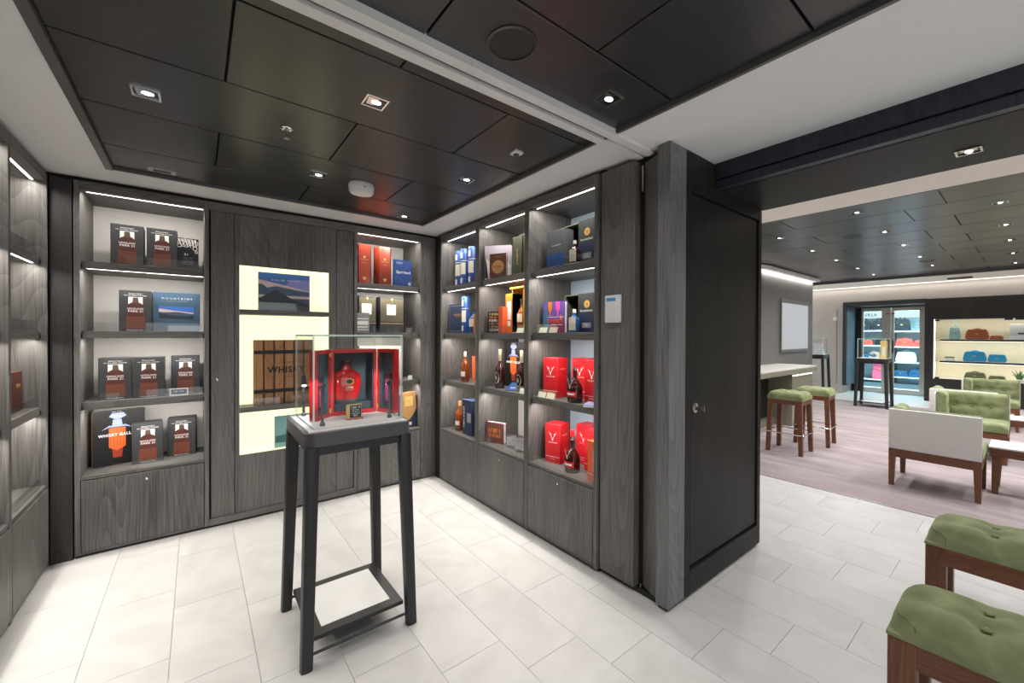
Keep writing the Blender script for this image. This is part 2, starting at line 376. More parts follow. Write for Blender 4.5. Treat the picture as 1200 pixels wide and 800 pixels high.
# ceiling fixtures
def downlight(label, x, y, z, power=P_SPOT, s=.045, sx=1.0, group=None, cone=150, tilt=True):
    t = thing('ceiling_downlight', label, 'downlight', (x,y,z), 0, group)
    o = MB(); a = s*sx; b = s; f = .007
    for q in ((-a,a,-b,-b+f),(-a,a,b-f,b),(-a,-a+f,-b+f,b-f),(a-f,a,-b+f,b-f)): o.box(q[0],q[1],q[2],q[3],-.004,.004)
    o.build('frame', M['chrome'], t)
    MB().box(-a+f,a-f,-b+f,b-f,.0,.002).build('housing', M['lens_black'], t)
    k = MB(); k.add([(-a*.75,-b*.6,-.001),(a*.2,-b*.6,-.001),(a*.05,b*.6,-.001),(-a*.6,b*.6,-.001)], [(0,1,2,3)])
    k.build('reflector', M['chrome'], t)
    MB().lathe([(.0,-.0026),(b*.27,-.0026),(b*.3,-.002),(b*.3,-.001)], 16, (.12*a,0), sx=1.4).build('lamp', M['lamp_glow'], t, smooth=True)
    l = bpy.data.lights.new('lamp_light', 'SPOT'); l.energy = power; l.color = NEUT; l.spot_size = R(cone); l.spot_blend = .85; l.shadow_soft_size = .05
    lo = bpy.data.objects.new('lamp_light', l); COL.objects.link(lo); lo.parent = t; lo.location = (0,0,-.03)
    return t
zc = 2.3015
for lab, x, y in (('square recessed ceiling downlight nearest the left shelves',-.155,2.165),('square recessed ceiling downlight above the glass case, in front of the smoke detector',.58,1.665),
    ('square recessed ceiling downlight behind the smoke detector, toward the back wall',.575,2.635),('square recessed ceiling downlight between the small white sensor and the back corner',1.31,2.15),
    ('square recessed ceiling downlight in the far corner beside the blue books',1.325,3.13),('square recessed ceiling downlight beyond the white track, nearest the pillar',1.31,1.06),
    ('square recessed ceiling downlight over the camera side, out of the picture',.58,.69),('square recessed ceiling downlight above the camera near the left shelves',-.155,1.19),('square recessed ceiling downlight behind the camera, centre',.58,-.28),('square recessed ceiling downlight above the nearest bench, out of the picture',1.31,.09)):
    downlight(lab, x, y, zc, 30 if 'bench' in lab else P_SPOT)
downlight('recessed downlight in the dark soffit over the opening to the lounge', 2.64, .18, 2.1515, 30, .04, 1.0)
t = thing('sprinkler_head', 'chrome fire sprinkler on a round plate in the dark shop ceiling', 'sprinkler', (.333,2.134,2.302))
MB().lathe([(.03,0),(.03,-.004),(.022,-.008),(.012,-.009)],20).build('rose', M['chrome'], t, smooth=True)
MB().lathe([(.009,-.008),(.009,-.02),(.005,-.022),(.005,-.042),(.012,-.044),(.012,-.047)],12).build('nozzle', M['brushed_steel'], t, smooth=True)
t = thing('smoke_detector', 'off-white rounded wireless unit fixed to the dark shop ceiling', 'detector', (.83,2.63,2.302))
MB().lathe([(.075,0),(.08,-.012),(.076,-.05),(.066,-.062)],24,sy=.8).build('housing', M['white_plastic'], t, smooth=True)
MB().box(-.004,.004,-.064,-.06,-.036,-.03).build('indicator', M['lens_black'], t)
t = thing('motion_sensor', 'small white square sensor near the right edge of the shop ceiling', 'sensor', (1.315,1.66,2.302))
MB().box(-.027,.027,-.027,.027,-.016,0).build('base', M['white_plastic'], t, bevel=.004)
MB().lathe([(.016,-.016),(.013,-.026),(.005,-.03)],14).build('lens', M['grey_metal'], t, smooth=True)
def speaker(lab, x, y, z, r):
    t = thing('ceiling_speaker', lab, 'speaker', (x,y,z))
    MB().lathe([(r,0),(r,-.004),(r-.008,-.006),(r-.008,-.002)],36).build('rim', M['ceiling_oak'], t, smooth=True)
    MB().lathe([(r-.009,0),(r-.012,-.003)],36).build('grille', M['black_metal'], t)
speaker('round black loudspeaker grille in the ceiling beyond the white track', .817,1.056,2.302,.082)
speaker('round dark loudspeaker grille in the ceiling near the back wall', .826,3.12,2.302,.085)
t = thing('ceiling_vent', 'small grey metal vent plate in the ceiling above the left bay', 'vent', (-.155,3.14,2.302))
MB().box(-.062,.062,-.03,.03,-.004,0).build('plate', M['brushed_steel'], t)
MB().box(-.04,.04,-.014,.014,-.006,-.003).build('slot', M['black'], t)

# ------------------------------------------------------------------ walls and pillar of the shop
struct(MB().box(-1.2,2.2,3.93,4.0,0,2.3).box(-.67,-.58,3.505,3.53,0,2.262,1).box(1.676,1.80,3.508,3.53,0,2.262,0).build('wall_back', [M['oak_z'],M['corner_oak']]))
struct(MB().box(-1.25,-1.12,-2.2,4.0,0,2.34).box(-1.12,-.672,-2.2,1.65,0,2.262).build('wall_left', M['oak_z']))
wr = struct(MB().box(2.215,2.868,1.2,4.0,0,2.34).box(1.93,2.3,1.12,1.512,.0,2.285).box(1.80,2.2,3.405,3.95,0,2.262).build('wall_right', M['dark_oak']))
MB().box(1.806,1.94,1.283,1.508,.028,2.262).build('wall_panel', M['oak_z'], wr, bevel=.002, seg=1)
MB().box(1.83,1.93,1.13,1.508,0,.028).box(1.815,2.86,1.095,1.14,0,.016).build('plinth', M['black'], wr)
an = math.atan2(-.115,-.045)
mt = Matrix.Translation((1.862,1.272,0)) @ Matrix.Rotation(math.atan2(-.122,-.052),4,'Z')
MB().box(0,.131,0,.03,.035,2.25,0,mt).build('folding_panel', M['oak_z'], wr)
MB().box(1.801,1.95,1.08,1.147,.018,2.286).build('corner_post', M['post_oak'], wr, bevel=.002, seg=1)
MB().box(1.855,1.93,1.147,1.283,.0,2.27).build('slot', M['black_gap'], wr)
MB().box(1.838,1.85,1.255,1.265,2.1,2.235).box(1.84,1.848,1.258,1.264,.01,.045).build('hinge', M['brushed_steel'], wr)
# service door in the pillar, facing the tiled floor
dr = struct(MB().box(1.95,1.999,1.079,1.2,.018,2.286).box(2.826,2.868,1.079,1.2,.018,2.286).box(1.999,2.826,1.079,1.2,.018,.139).box(1.999,2.826,1.079,1.2,2.086,2.286).build('door_1', M['dark_oak'], bevel=.0015, seg=1))
MB().box(2.0,2.825,1.1,1.15,.14,2.085).build('door_gap', M['black_gap'], dr)
MB().box(2.016,2.812,1.088,1.12,.155,2.072).build('door_leaf', M['dark_oak'], dr, bevel=.002, seg=1)
mt = Matrix.Translation((2.056,1.088,.972)) @ Matrix.Rotation(R(90),4,'X')
MB().lathe([(.026,0),(.026,.006),(.022,.008)],20,mt=mt).lathe([(.011,.008),(.011,.03),(.013,.032),(.013,.04)],14,mt=mt).box(-.003,.003,-.016,.016,.038,.052,0,mt).build('door_knob', M['brushed_steel'], dr, smooth=True)
struct(MB().box(2.868,2.89,1.2,4.0,0,2.47).build('wall_lounge', M['stone_beige']))
struct(MB().box(2.3,12.4,-6.1,-6.0,0,2.6).build('wall_lounge_right', M['stone_beige']))
# header beam over the opening
bm_ = struct(MB().box(2.30,2.88,-6.0,1.079,2.153,2.50).build('wall_header', M['soffit_oak']))
MB().box(2.245,2.31,-6.0,1.078,2.204,2.289).build('header_board', M['blue_oak'], bm_)
MB().box(2.256,2.31,-6.0,1.078,2.153,2.197).build('header_board', M['blue_oak'], bm_)
MB().box(2.27,2.31,-6.0,1.078,2.195,2.206).build('header_groove', M['black_gap'], bm_)
t = thing('wall_controller', 'white wall controller with a small blue display on the dark panel beside the shelves', 'controller', (1.806,1.411,1.418))
t.rotation_euler = (0,0,R(-90))
MB().box(-.05,.05,-.022,0,0,.15).build('case', M['white_plastic'], t, bevel=.006)
MB().rect(-.037,.026,.116,.134,-.0225).build('display', M['lcd'], t)
b = MB()
for k in range(5): b.box(-.037,.026,-.024,-.022,.035+.015*k,.043+.015*k)
b.build('button', M['print_white'], t)

# ------------------------------------------------------------------ shelving bays
SH = (1.745,1.32,.885)          # undersides of the shelves
ST = (1.79,1.365,.93,.485)      # what things stand on, top shelf first
def bay(label, loc, rz, W, panel='back_panel', s=.026):
    t = thing('shelving_bay', label, 'shelving', loc, rz)
    D = .41
    for x0, x1 in ((-s,0),(W,W+s)): MB().box(x0,x1,0,D+.01,0.018,2.262).build('side_panel', M['oak_z'], t, bevel=.0015, seg=1)
    MB().box(0,W,D,D+.01,.45,2.25).build('back_panel', M[panel], t)
    MB().box(0,W,0,D,2.212,2.262).build('top_rail', M['oak_x'], t)
    MB().box(0,W,0.006,D,.018,.034).build('bottom_rail', M['oak_x'], t)
    MB().box(-s,W+s,.02,D,0,.018).build('plinth', M['black'], t)
    MB().box(0,W,.004,D,.468,.485).build('counter_board', M['oak_x'], t)
    sh = []
    for z in SH:
        o = MB().box(.002,W-.002,.03,D-.002,z,z+.045).build('shelf', M['oak_x'], t, bevel=.0015, seg=1); sh.append(o)
        MB().box(.0,.006,.024,.034,z+.0,z+.028).build('bracket', M['black'], o); MB().box(W-.006,W,.024,.034,z,z+.028).build('bracket', M['black'], o)
        MB().box(.025,W-.01,.038,.043,z+.045,z+.1).build('glass_guard', M['guard_glass'], o)
    MB().box(.025,W-.01,.022,.027,.485,.535).build('glass_guard', M['guard_glass'], t)
    for z in (2.212,)+SH:
        MB().box(.02,W-.005,.05,.062,z-.0002,z+.0005).build('led_strip', M['led'], t)
        l = area('strip_light', (W/2,.056,z-.006), W-.05, .012, P_STRIP, WARM, (R(12),0,0)); l.parent = t
    dor = MB().box(.003,W-.003,-.001,.018,.036,.462).build('cupboard_door', M['oak_z'], t, bevel=.0015, seg=1)
    MB().lathe([(.008,0),(.008,.003),(.0065,.004)],14,mt=Matrix.Translation((W/2,-.001,.418)) @ Matrix.Rotation(R(90),4,'X')).build('lock', M['chrome'], dor, smooth=True)
    return t
XB1, XB3, WB = -.547, 1.073, .592
bay('leftmost bay of the back wall shelving, holding dark cartons printed with amber bottles', (XB1,3.50,0), 0, WB)
bay('right bay of the back wall shelving, with brick red boxes on its top shelf', (XB3,3.50,0), 0, .575)
RY = (3.364,2.736,2.118); RW = (.572,.57,.576)
bay('right wall shelving bay nearest the back corner, with blue tubes on top', (1.79,RY[0],0), -90, RW[0])
bay('middle shelving bay of the right wall, with an open orange gift box', (1.79,RY[1],0), -90, RW[1])
bay('right wall shelving bay nearest the pillar, full of bright red cartons', (1.79,RY[2],0), -90, RW[2], panel='pale_blue_panel')
for q, lab in enumerate(('left wall shelving bay next to the back wall, with one dark red box','left wall shelving bay cut by the left edge of the picture','left wall shelving bay behind the picture edge')):
    bay(lab, (-.67,2.884-.604*q,0), 90, .576, s=.0139)
# shadow gap battens above the shelving
struct(MB().box(-.70,1.82,3.53,3.9,2.262,2.288).box(1.83,2.2,1.5,3.6,2.262,2.288).box(-1.1,-.70,-2.2,3.6,2.262,2.288).build('trim_2', M['black_gap']))

# ------------------------------------------------------------------ display wall with the lit niches
t = thing('niche_wall_panel', 'tall dark oak wall panelling with a glowing yellow three-part niche', 'panelling', (.07,3.50,0))
ox = .07
def nb(*a): return MB().box(a[0]-ox,a[1]-ox,a[2]-3.5,a[3]-3.5,a[4],a[5],*a[6:])
nb(.072,1.047,3.5,3.53,.018,.062).build('bottom_rail', M['oak_x'], t); nb(.072,1.047,3.52,3.53,0,.018).build('plinth', M['black'], t)
nb(.072,1.047,3.5,3.53,2.208,2.262).build('top_rail', M['oak_x'], t)
nb(.072,1.047,3.53,3.56,.02,.47).box(.072-ox,.245-ox,.03,.06,.47,2.25).box(.86-ox,1.047-ox,.03,.06,.47,2.25).box(.245-ox,.86-ox,.03,.06,1.85,2.25).build('backing', M['black_gap'], t)
pn = nb(.082,.216,3.512,3.528,.064,2.206).build('wall_panel', M['oak_z'], t, bevel=.0015, seg=1)
MB().lathe([(.009,0),(.009,.003),(.007,.004)],14,mt=Matrix.Translation((.118-ox,.012,1.03)) @ Matrix.Rotation(R(90),4,'X')).build('lock', M['chrome'], pn, smooth=True)
nb(.91,1.044,3.512,3.528,.064,2.206).build('wall_panel', M['oak_z'], t, bevel=.0015, seg=1)
nb(.22,.906,3.512,3.528,1.846,2.206).box(.22-ox,.906-ox,.012,.028,.064,.473).box(.22-ox,.247-ox,.012,.028,.473,1.846).box(.852-ox,.906-ox,.012,.028,.473,1.846).build('wall_panel', M['oak_z'], t)
nb(.247,.852,3.68,3.69,.473,1.846).box(.241-ox,.247-ox,.028,.19,.473,1.846).box(.852-ox,.858-ox,.028,.19,.473,1.846).box(.247-ox,.852-ox,.028,.19,1.846,1.852).box(.247-ox,.852-ox,.028,.19,.468,.474).build('light_panel', M['niche_glow'], t)
for z in (1.492,.778):
    s_ = nb(.249,.850,3.512,3.675,z,z+.036).build('niche_shelf', M['oak_x'], t)
    nb(.26,.84,3.52,3.524,z+.036,z+.095).build('glass_guard', M['guard_glass'], s_)

# ------------------------------------------------------------------ cartons, books and bottles: builders
def bottle_print(mb, w, h, y):           # a carafe printed on a carton front; material slots 0 amber, 1 lit amber, 2 cork, 3 pale
    mb.rect(-.22*w,.22*w,.62*h,.84*h,y,3)
    y -= .0004
    mb.face([(-.3*w,.06*h),(.3*w,.06*h),(.27*w,.36*h),(.25*w,.55*h),(-.25*w,.55*h),(-.27*w,.36*h)], y, 1)
    mb.face([(-.255*w,.36*h),(.255*w,.36*h),(.25*w,.63*h),(.19*w,.68*h),(.1*w,.71*h),(-.1*w,.71*h),(-.19*w,.68*h),(-.25*w,.63*h)], y-.0003, 0)
    mb.face([(-.1*w,.69*h),(.1*w,.69*h),(.08*w,.83*h),(-.08*w,.83*h)], y-.0003, 2)
    mb.face([(.2*w,.08*h),(.3*w,.06*h),(.25*w,.5*h),(.22*w,.5*h)], y-.0006, 3) if False else None
def bottle_carton(label):
    w, d, h = .157, .12, .265
    t = thing('whisky_carton', label, 'carton', group='grey cartons printed with a whisky bottle')
    MB().box(-w/2,w/2,-d/2,d/2,0,h).build('box', M['charcoal'], t, bevel=.0015, seg=1)
    p = MB(); bottle_print(p, w, h, -d/2-.0004)
    p.build('printed_picture', [M['amber_print'],M['amber_print_lit'],M['cork_print'],M['print_white']], t)
    y = -d/2-.0016
    letter('SINGLE MALT', .066,.008, 0,.243, y, M['print_white'], t)
    scrib(.11,.0045, 0,.232, y, M['print_white'], t)
    letter('HIGHLAND', .078,.011, 0,.147, y, M['print_white'], t, bold=.01)
    letter('PARK 21', .07,.014, 0,.131, y, M['print_white'], t, bold=.01)
    letter('HIGHLAND PARK', .08,.006, 0,.008, y, M['print_white'], t)
    return t
c0 = bottle_carton('dark grey bottle carton on the top shelf of the left bay, left of the pair')
at(c0, -.352, 3.68, ST[0])
for lab, x, y, z, rz in (('dark grey bottle carton on the top left-bay shelf, beside the lace-patterned box',-.18,3.68,ST[0],0),
    ('dark grey bottle carton beside the large blue mountain book',-.311,3.66,ST[1],0),
    ('dark grey bottle carton on the third shelf, leftmost, behind a small clear stand',-.406,3.66,ST[2],0),
    ('dark grey bottle carton on the third shelf, middle of the three',-.246,3.64,ST[2],0),
    ('dark grey bottle carton on the third shelf, behind the blue and white tag',-.058,3.72,ST[2],0),
    ('dark grey bottle carton on the lowest shelf, overlapping the black whisky book',-.262,3.71,ST[3],6),
    ('dark grey bottle carton on the lowest shelf, alone at the right',-.078,3.78,ST[3],-3)):
    dup(c0, lab, (x,y,z), rz)
# small lace-patterned box
t = thing('gift_box', 'small black box with white lace pattern and number, top shelf of the left bay', 'box', (-.045,3.70,ST[0]))
MB().box(-.06,.06,-.05,.05,0,.228).build('box', M['black'], t, bevel=.001, seg=1)
p = MB(); y = -.0508
for cx, cz, r_ in ((-.012,.195,.03),(-.035,.2,.02),(.014,.2,.022),(.04,.195,.018),(-.045,.175,.014),(.04,.16,.014),(.048,.135,.009),(-.012,.195,.017)):
    n = 16
    for k in range(n):
        a, b = 2*math.pi*k/n, 2*math.pi*(k+1)/n
        p.face([(max(-.058,min(.058,cx+q*math.cos(e))), cz+q*math.sin(e)) for q, e in ((r_,a),(r_,b),(r_-.0035,b),(r_-.0035,a))], y)
for k in range(6): p.face([(-.055+.018*k,.222),(-.045+.018*k,.222),(-.03+.016*k,.165),(-.033+.016*k,.165)], y)
p.build('printed_pattern', M['print_white'], t)
letter('21', .02,.014, -.01,.115, -.0512, M['print_white'], t)
for k in range(4): scrib(.06,.005, 0,.09-.014*k, -.0512, M['print_grey'], t, k)

def mountain(mb, x0, x1, z0, z1, y, seed, sky=(0,1), hills=(2,3)):
    rnd = random.Random(seed); W, H = x1-x0, z1-z0
    mb.rect(x0,x1,z0+.4*H,z1,y,sky[0]); mb.face([(x0,z0),(x1,z0),(x1,z0+.5*H),(x0+.55*W,z0+.62*H),(x0,z0+.8*H)], y-.0003, sky[1])
    for lay, (m_, base, amp) in enumerate(((hills[1],.52,.12),(hills[0],.34,.26))):
        pts = [(x0,z0)]; n = 13
        for k in range(n):
            u = k/(n-1); hh = base-.1*u+amp*(.6*math.sin(3.1*u*(1+lay)+lay*1.2)+.35*math.sin(9*u+seed))*.7
            pts.append((x0+W*u, z0+H*max(.03,min(.95,hh))))
        pts.append((x1,z0)); mb.face(pts, y-.0005-.0003*lay, m_)
SKYM = ['sky_blue','sky_pink','hill_dark','hill_blue','lake','sky_violet']
def hard_book(name, label, w, h, d, cover, loc, rz, group=None, spine=None):
    t = thing(name, label, 'book', loc, rz, group)
    c = .003
    MB().box(-w/2,w/2,-d/2,-d/2+c,0,h).box(-w/2,w/2,d/2-c,d/2,0,h).box(-w/2,-w/2+c,-d/2+c,d/2-c,0,h).build('cover', M[cover], t)
    MB().box(-w/2+c,w/2-.004,-d/2+c,d/2-c,.003,h-.003).build('pages', M['paper'], t)
    return t
t = hard_book('picture_book', 'large blue landscape book with a mountain panorama, second shelf of the left bay', .25,.265,.03,'book_blue',(-.102,3.635,ST[1]),0)
p = MB(); mountain(p,-.095,.09,.09,.17,-.0154,3); p.build('printed_picture', [M[k] for k in SKYM], t)
letter('MOUNTAINS', .16,.012, 0,.225, -.0156, M['print_white'], t, spacing=1.8); scrib(.11,.005, 0,.207, -.0156, M['print_grey'], t)
t = thing('acrylic_stand', 'clear acrylic display stand lying in front of the blue mountain book', 'stand', (-.06,3.59,ST[1]))
MB().box(-.09,.09,-.02,.02,0,.006).box(-.09,.09,.012,.018,.006,.04).build('stand', M['crystal'], t)
def gallery_book(label, loc, rz):
    w, h = .255, .36
    t = hard_book('whisky_book', label, w, h, .034, 'black', loc, rz)
    y = -.0174; p = MB()
    p.face([(-.03,.05),(.012,.05),(.018,.12),(-.036,.12)],y,1); p.face([(-.05,.12),(.03,.12),(.03,.245),(-.05,.245)],y,0); p.face([(-.05,.12),(.03,.12),(-.01,.095)],y-.0002,0)
    for k in range(5): p.rect(-.045+.016*k,-.042+.016*k,.125,.24,y-.0003,1)
    p.face([(-.085,.235),(-.05,.262),(.03,.262),(.062,.24),(.03,.25),(-.05,.25)],y-.0004,2); p.face([(-.035,.262),(.015,.262),(.01,.3),(-.03,.3)],y,2)
    p.face([(-.05,.32),(-.035,.342),(.02,.342),(.035,.32),(.0,.302),(-.02,.302)],y,2)
    p.build('printed_picture', [M['tower_print'],M['brick_red'],M['tower_blue']], t)
    letter('WHISKY GALLERY', .2,.019, 0,.2, y-.0008, M['print_white'], t, bold=.03, spacing=1.15); scrib(.05,.004, -.01,.35, y, M['print_white'], t)
    MB().box(-w/2-.0004,-w/2+.001,-.017,-.013,.0,h).build('spine_edge', M['tan'], t)
    letter('WHISKY GALLERY', .1,.012, -w/2-.0008,.17,.002, M['print_white'], t, rz=-90, ry=90)
    return t
gallery_book('large black whisky book with an orange tower, lowest shelf of the left bay', (-.405,3.73,ST[3]), 15)
gallery_book('large black whisky book behind the two round-badged bottles, right wall', (2.03,2.56,ST[2]), -90)
# lit niche
t = hard_book('photo_book', 'landscape photo book with mountain and blue evening sky in the top lit niche', .352,.29,.03,'hill_blue',(.547,3.60,1.528),0)
p = MB(); y = -.0154
p.rect(-.175,.175,.16,.288,y,0); p.face([(-.175,.1),(.175,.1),(.175,.19),(.0,.2),(-.175,.235)],y-.0003,1); p.face([(.0,.2),(.175,.16),(.175,.25),(.05,.25)],y-.0004,5)
p.face([(-.175,.12),(.175,.12),(.175,.155),(.09,.165),(-.03,.185),(-.06,.19),(-.12,.175),(-.15,.2),(-.175,.2)],y-.0006,3)
p.face([(-.175,.04),(.1,.04),(.175,.055),(.06,.09),(-.02,.135),(-.06,.165),(-.1,.14),(-.175,.09)],y-.0009,2); p.rect(-.175,.175,.001,.05,y-.0012,4)
p.build('printed_picture', [M[k] for k in SKYM], t)
letter('COLIN PRIOR', .19,.014, .005,.236, y-.0015, M['print_white'], t, spacing=1.5)
t = thing('whisky_crate', 'wooden slatted presentation crate lettered whisky in the middle lit niche', 'crate', (.545,3.60,.814))
MB().box(-.205,.205,-.02,.03,0,.49).build('carcass', M['walnut'], t)
for k in range(6): MB().box(-.203+.068*k,-.203+.068*k+.056,-.032,-.02,.004,.486).build('slat', M['crate_wood'], t, bevel=.001, seg=1)
for z in (.09,.385): MB().box(-.205,.205,-.036,-.032,z,z+.026).build('strap', M['black'], t)
letter('WHISKY', .26,.05, .01,.262, -.0345, M['black'], t, bold=.03, spacing=1.1); scrib(.13,.009, .05,.318, -.0345, M['black'], t); scrib(.12,.008, .05,.21, -.0345, M['black'], t)
t = hard_book('sea_book', 'pale green seascape book leaning in the lowest lit niche', .29,.24,.025,'sea_green',(.62,3.58,.475),0)
p = MB(); p.face([(-.14,.04),(.14,.03),(.14,.1),(.05,.13),(-.02,.135),(-.06,.1),(-.14,.09)],-.0129,0); p.build('printed_picture', [M['sea_dark']], t)

# right bay of the back wall
def red_box(label, x, facet):
    t = thing('spirit_box', label, 'box', (x,3.66,ST[0]))
    w, d, h = .096, .12, .345
    if facet: MB().prism([(-.075,.02),(-.048,-.06),(.048,-.06),(.06,-.02),(.048,.06),(-.06,.06)],0,h).build('box', M['brick_red'], t, bevel=.001, seg=1)
    else: MB().box(-w/2,w/2,-d/2,d/2,0,h).build('box', M['brick_red'], t, bevel=.001, seg=1)
    MB().box(.048,.058,-.058,.05,0,h-.01).build('side_panel', M['dark_red'], t)
    p = MB(); y = -.0606
    p.face([(-.022,.0),(.022,.0),(0,-.0)],y) if False else None
    p.face([(-.018,.06),(.018,.06),(.0,.03)],y); p.lathe([(.011,0),(.009,.0004)],16,mt=Matrix.Translation((0,y,.235)) @ Matrix.Rotation(R(90),4,'X'))
    p.build('emblem', M['gold_flat'], t)
    letter('MACALLAN', .06,.011, 0,.213, y, M['gold_flat'], t); scrib(.04,.006, 0,.185, y, M['gold_flat'], t)
    return t
red_box('brick red whisky box at the left of the top shelf, right back bay', 1.163, False)
red_box('brick red whisky box with a dark faceted side, beside the blue book', 1.345, True)
t = hard_book('spirits_book', 'blue hardback titled Spirited on the top shelf, right back bay', .172,.245,.028,'royal',(1.513,3.60,ST[0]),0)
letter('Spirited', .135,.034, 0,.13, -.0146, M['cream'], t, bold=.012); scrib(.06,.006, -.035,.222, -.0146, M['print_white'], t); scrib(.06,.006, -.035,.212, -.0146, M['print_white'], t)
MB().lathe([(.013,0),(.013,.0004)],16,mt=Matrix.Translation((.06,-.0143,.03)) @ Matrix.Rotation(R(90),4,'X')).build('emblem', M['cream'], t)
def meadow_box(label, x, w):
    t = thing('spirit_box', label, 'box', (x,3.66,ST[1])); h = .325
    MB().box(-w/2,w/2,-.06,.06,0,h).build('box', M['charcoal'], t, bevel=.001, seg=1)
    p = MB(); y = -.0606; p.rect(-w/2+.004,w/2-.004,.1,h-.02,y,0); p.face([(-.01,.31),(.01,.31),(0,.285)],y-.0004,1); p.rect(-.05,.035,.16,.255,y-.0004,2); p.rect(-w/2,w/2,.082,.086,y-.0004,1)
    p.build('printed_picture', [M['flower_print'],M['gold_flat'],M['print_white']], t)
    scrib(.055,.008, -.008,.215, y-.0008, M['print_grey'], t); scrib(.05,.007, -.008,.195, y-.0008, M['print_grey'], t)
    return t
meadow_box('dark flower-printed whisky box behind a white photo card, right back bay', 1.19, .15)
meadow_box('wide dark flower-printed whisky box with white label beside an empty clear stand', 1.413, .22)
t = thing('info_card', 'white photo card standing in front of the left flower-printed box', 'card', (1.137,3.56,ST[1]))
MB().box(-.056,.056,-.001,.001,0,.17).build('card', M['print_grey'], t); p = MB()
for a, b in ((.02,.03),(.04,.055),(.068,.1),(.115,.125)): p.rect(-.05,.045,a,b,-.0015)
p.build('printed_text', M['print_white'], t)
t = thing('acrylic_stand', 'small clear acrylic block on the second shelf, right back bay', 'stand', (1.56,3.57,ST[1]))
MB().box(-.025,.025,-.015,.015,0,.045).build('stand', M['crystal'], t)
t = thing('gift_box', 'pale pink kraft box behind the glass case on the third shelf', 'box', (1.35,3.76,ST[2]))
MB().box(-.2,.2,-.06,.06,0,.315).build('box', M['kraft'], t, bevel=.001, seg=1); scrib(.1,.02, .1,.285, -.0606, M['black'], t)
t = thing('price_tag', 'small white price tag at the right end of the third shelf, back wall', 'tag', (1.57,3.56,ST[2]))
MB().box(-.02,.02,-.002,.002,0,.04).build('card', M['card'], t)
t = thing('gift_box', 'dark blue box with a torn golden map-shaped front, lowest shelf of the right back bay', 'box', (1.56,3.60,ST[3]))
MB().box(-.075,.075,-.03,.04,0,.3).build('box', M['navy'], t, bevel=.001, seg=1)
MB().prism([(-.07,.33),(.065,.335),(.07,.25),(.078,.18),(.05,.13),(.02,.09),(-.02,.06),(-.035,.1),(-.07,.11)],.031,.037,mt=Matrix.Rotation(R(90),4,'X')).build('golden_front', M['tan'], t)
p = MB(); p.rect(-.04,.04,.2,.29,-.0374); p.build('embossed_frame', M['gold_flat'], t); scrib(.05,.012, 0,.25,-.038, M['tan'], t)
MB().rect(-.01,.03,.02,.05,-.0306).build('label', M['print_white'], t)

# left wall
t = thing('spirit_box', 'dark red box half hidden on the left wall shelves', 'box', (-.81,3.28,ST[2]), 90)
MB().box(-.12,.11,-.06,.05,0,.215).build('box', M['old_red'], t, bevel=.001, seg=1); scrib(.08,.02, .05,.14,-.0606, M['gold_flat'], t)

# ---- right wall, rz -90 puts a front towards the shop
def tube(name, label, cat, x, y, z, r, h, mat, group=None):
    t = thing(name, label, cat, (x,y,z), -90, group)
    MB().lathe([(r-.002,0),(r,.002),(r,h-.004),(r-.003,h)],28).build('canister', M[mat], t, smooth=True)
    q = MB()
    def band(z0,z1,m,e=.0006,half=60):
        v = []; n = 10
        for k in range(n+1):
            a = R(-90-half+2*half*k/n)
            for zz in (z0,z1): v.append(((r+e)*math.cos(a),(r+e)*math.sin(a),zz))
        q.add(v, [(2*k,2*k+2,2*k+3,2*k+1) for k in range(n)], m)
    band(.3*h,.62*h,0); band(.66*h,.68*h,0,half=100); band(.74*h,.9*h,1,.0007,25); band(.06*h,.2*h,1,.0007,22)
    q.build('label', [M['cream'],M['print_white']], t)
    return t
for lab, x, y in (('blue whisky tube with cream label, top shelf, leftmost of three in the corner bay',1.93,3.268),('blue whisky tube with cream label, top shelf, middle of three in the corner bay',1.915,3.15),('blue whisky tube on the top shelf, half hidden by the shelf divider',1.92,3.025)):
    tube('whisky_tube', lab, 'tube', x, y, ST[0], .044, .325, 'royal', 'blue tubes on the top shelf')
t = thing('gift_box', 'white box at the divider on the top shelf of the corner bay', 'box', (1.90,2.86,ST[0]), -90)
MB().box(-.05,.05,-.03,.03,0,.34).build('box', M['print_white'], t, bevel=.001, seg=1)
t = hard_book('whisky_book', 'navy clothbound book with copper lettering, second shelf of the corner bay', .205,.262,.035,'navy',(1.895,3.235,ST[1]),-75)
MB().rect(-.098,-.095,.015,.247,-.0179).rect(.095,.098,.015,.247,-.0179).rect(-.098,.098,.015,.018,-.0179).rect(-.098,.098,.244,.247,-.0179).build('border', M['print_grey'], t)
letter('WHISKY', .11,.02, .01,.165, -.0181, M['tan'], t); scrib(.06,.006, .01,.148, -.0181, M['tan'], t)
tube('whisky_tube', 'tall blue tube with cream label on the second shelf of the corner bay', 'tube', 1.90,3.115,ST[1],.036,.322,'royal')
tube('whisky_tube', 'navy tube standing behind the white-labelled bottle, second shelf of the corner bay', 'tube', 2.03,2.99,ST[1],.04,.30,'navy')
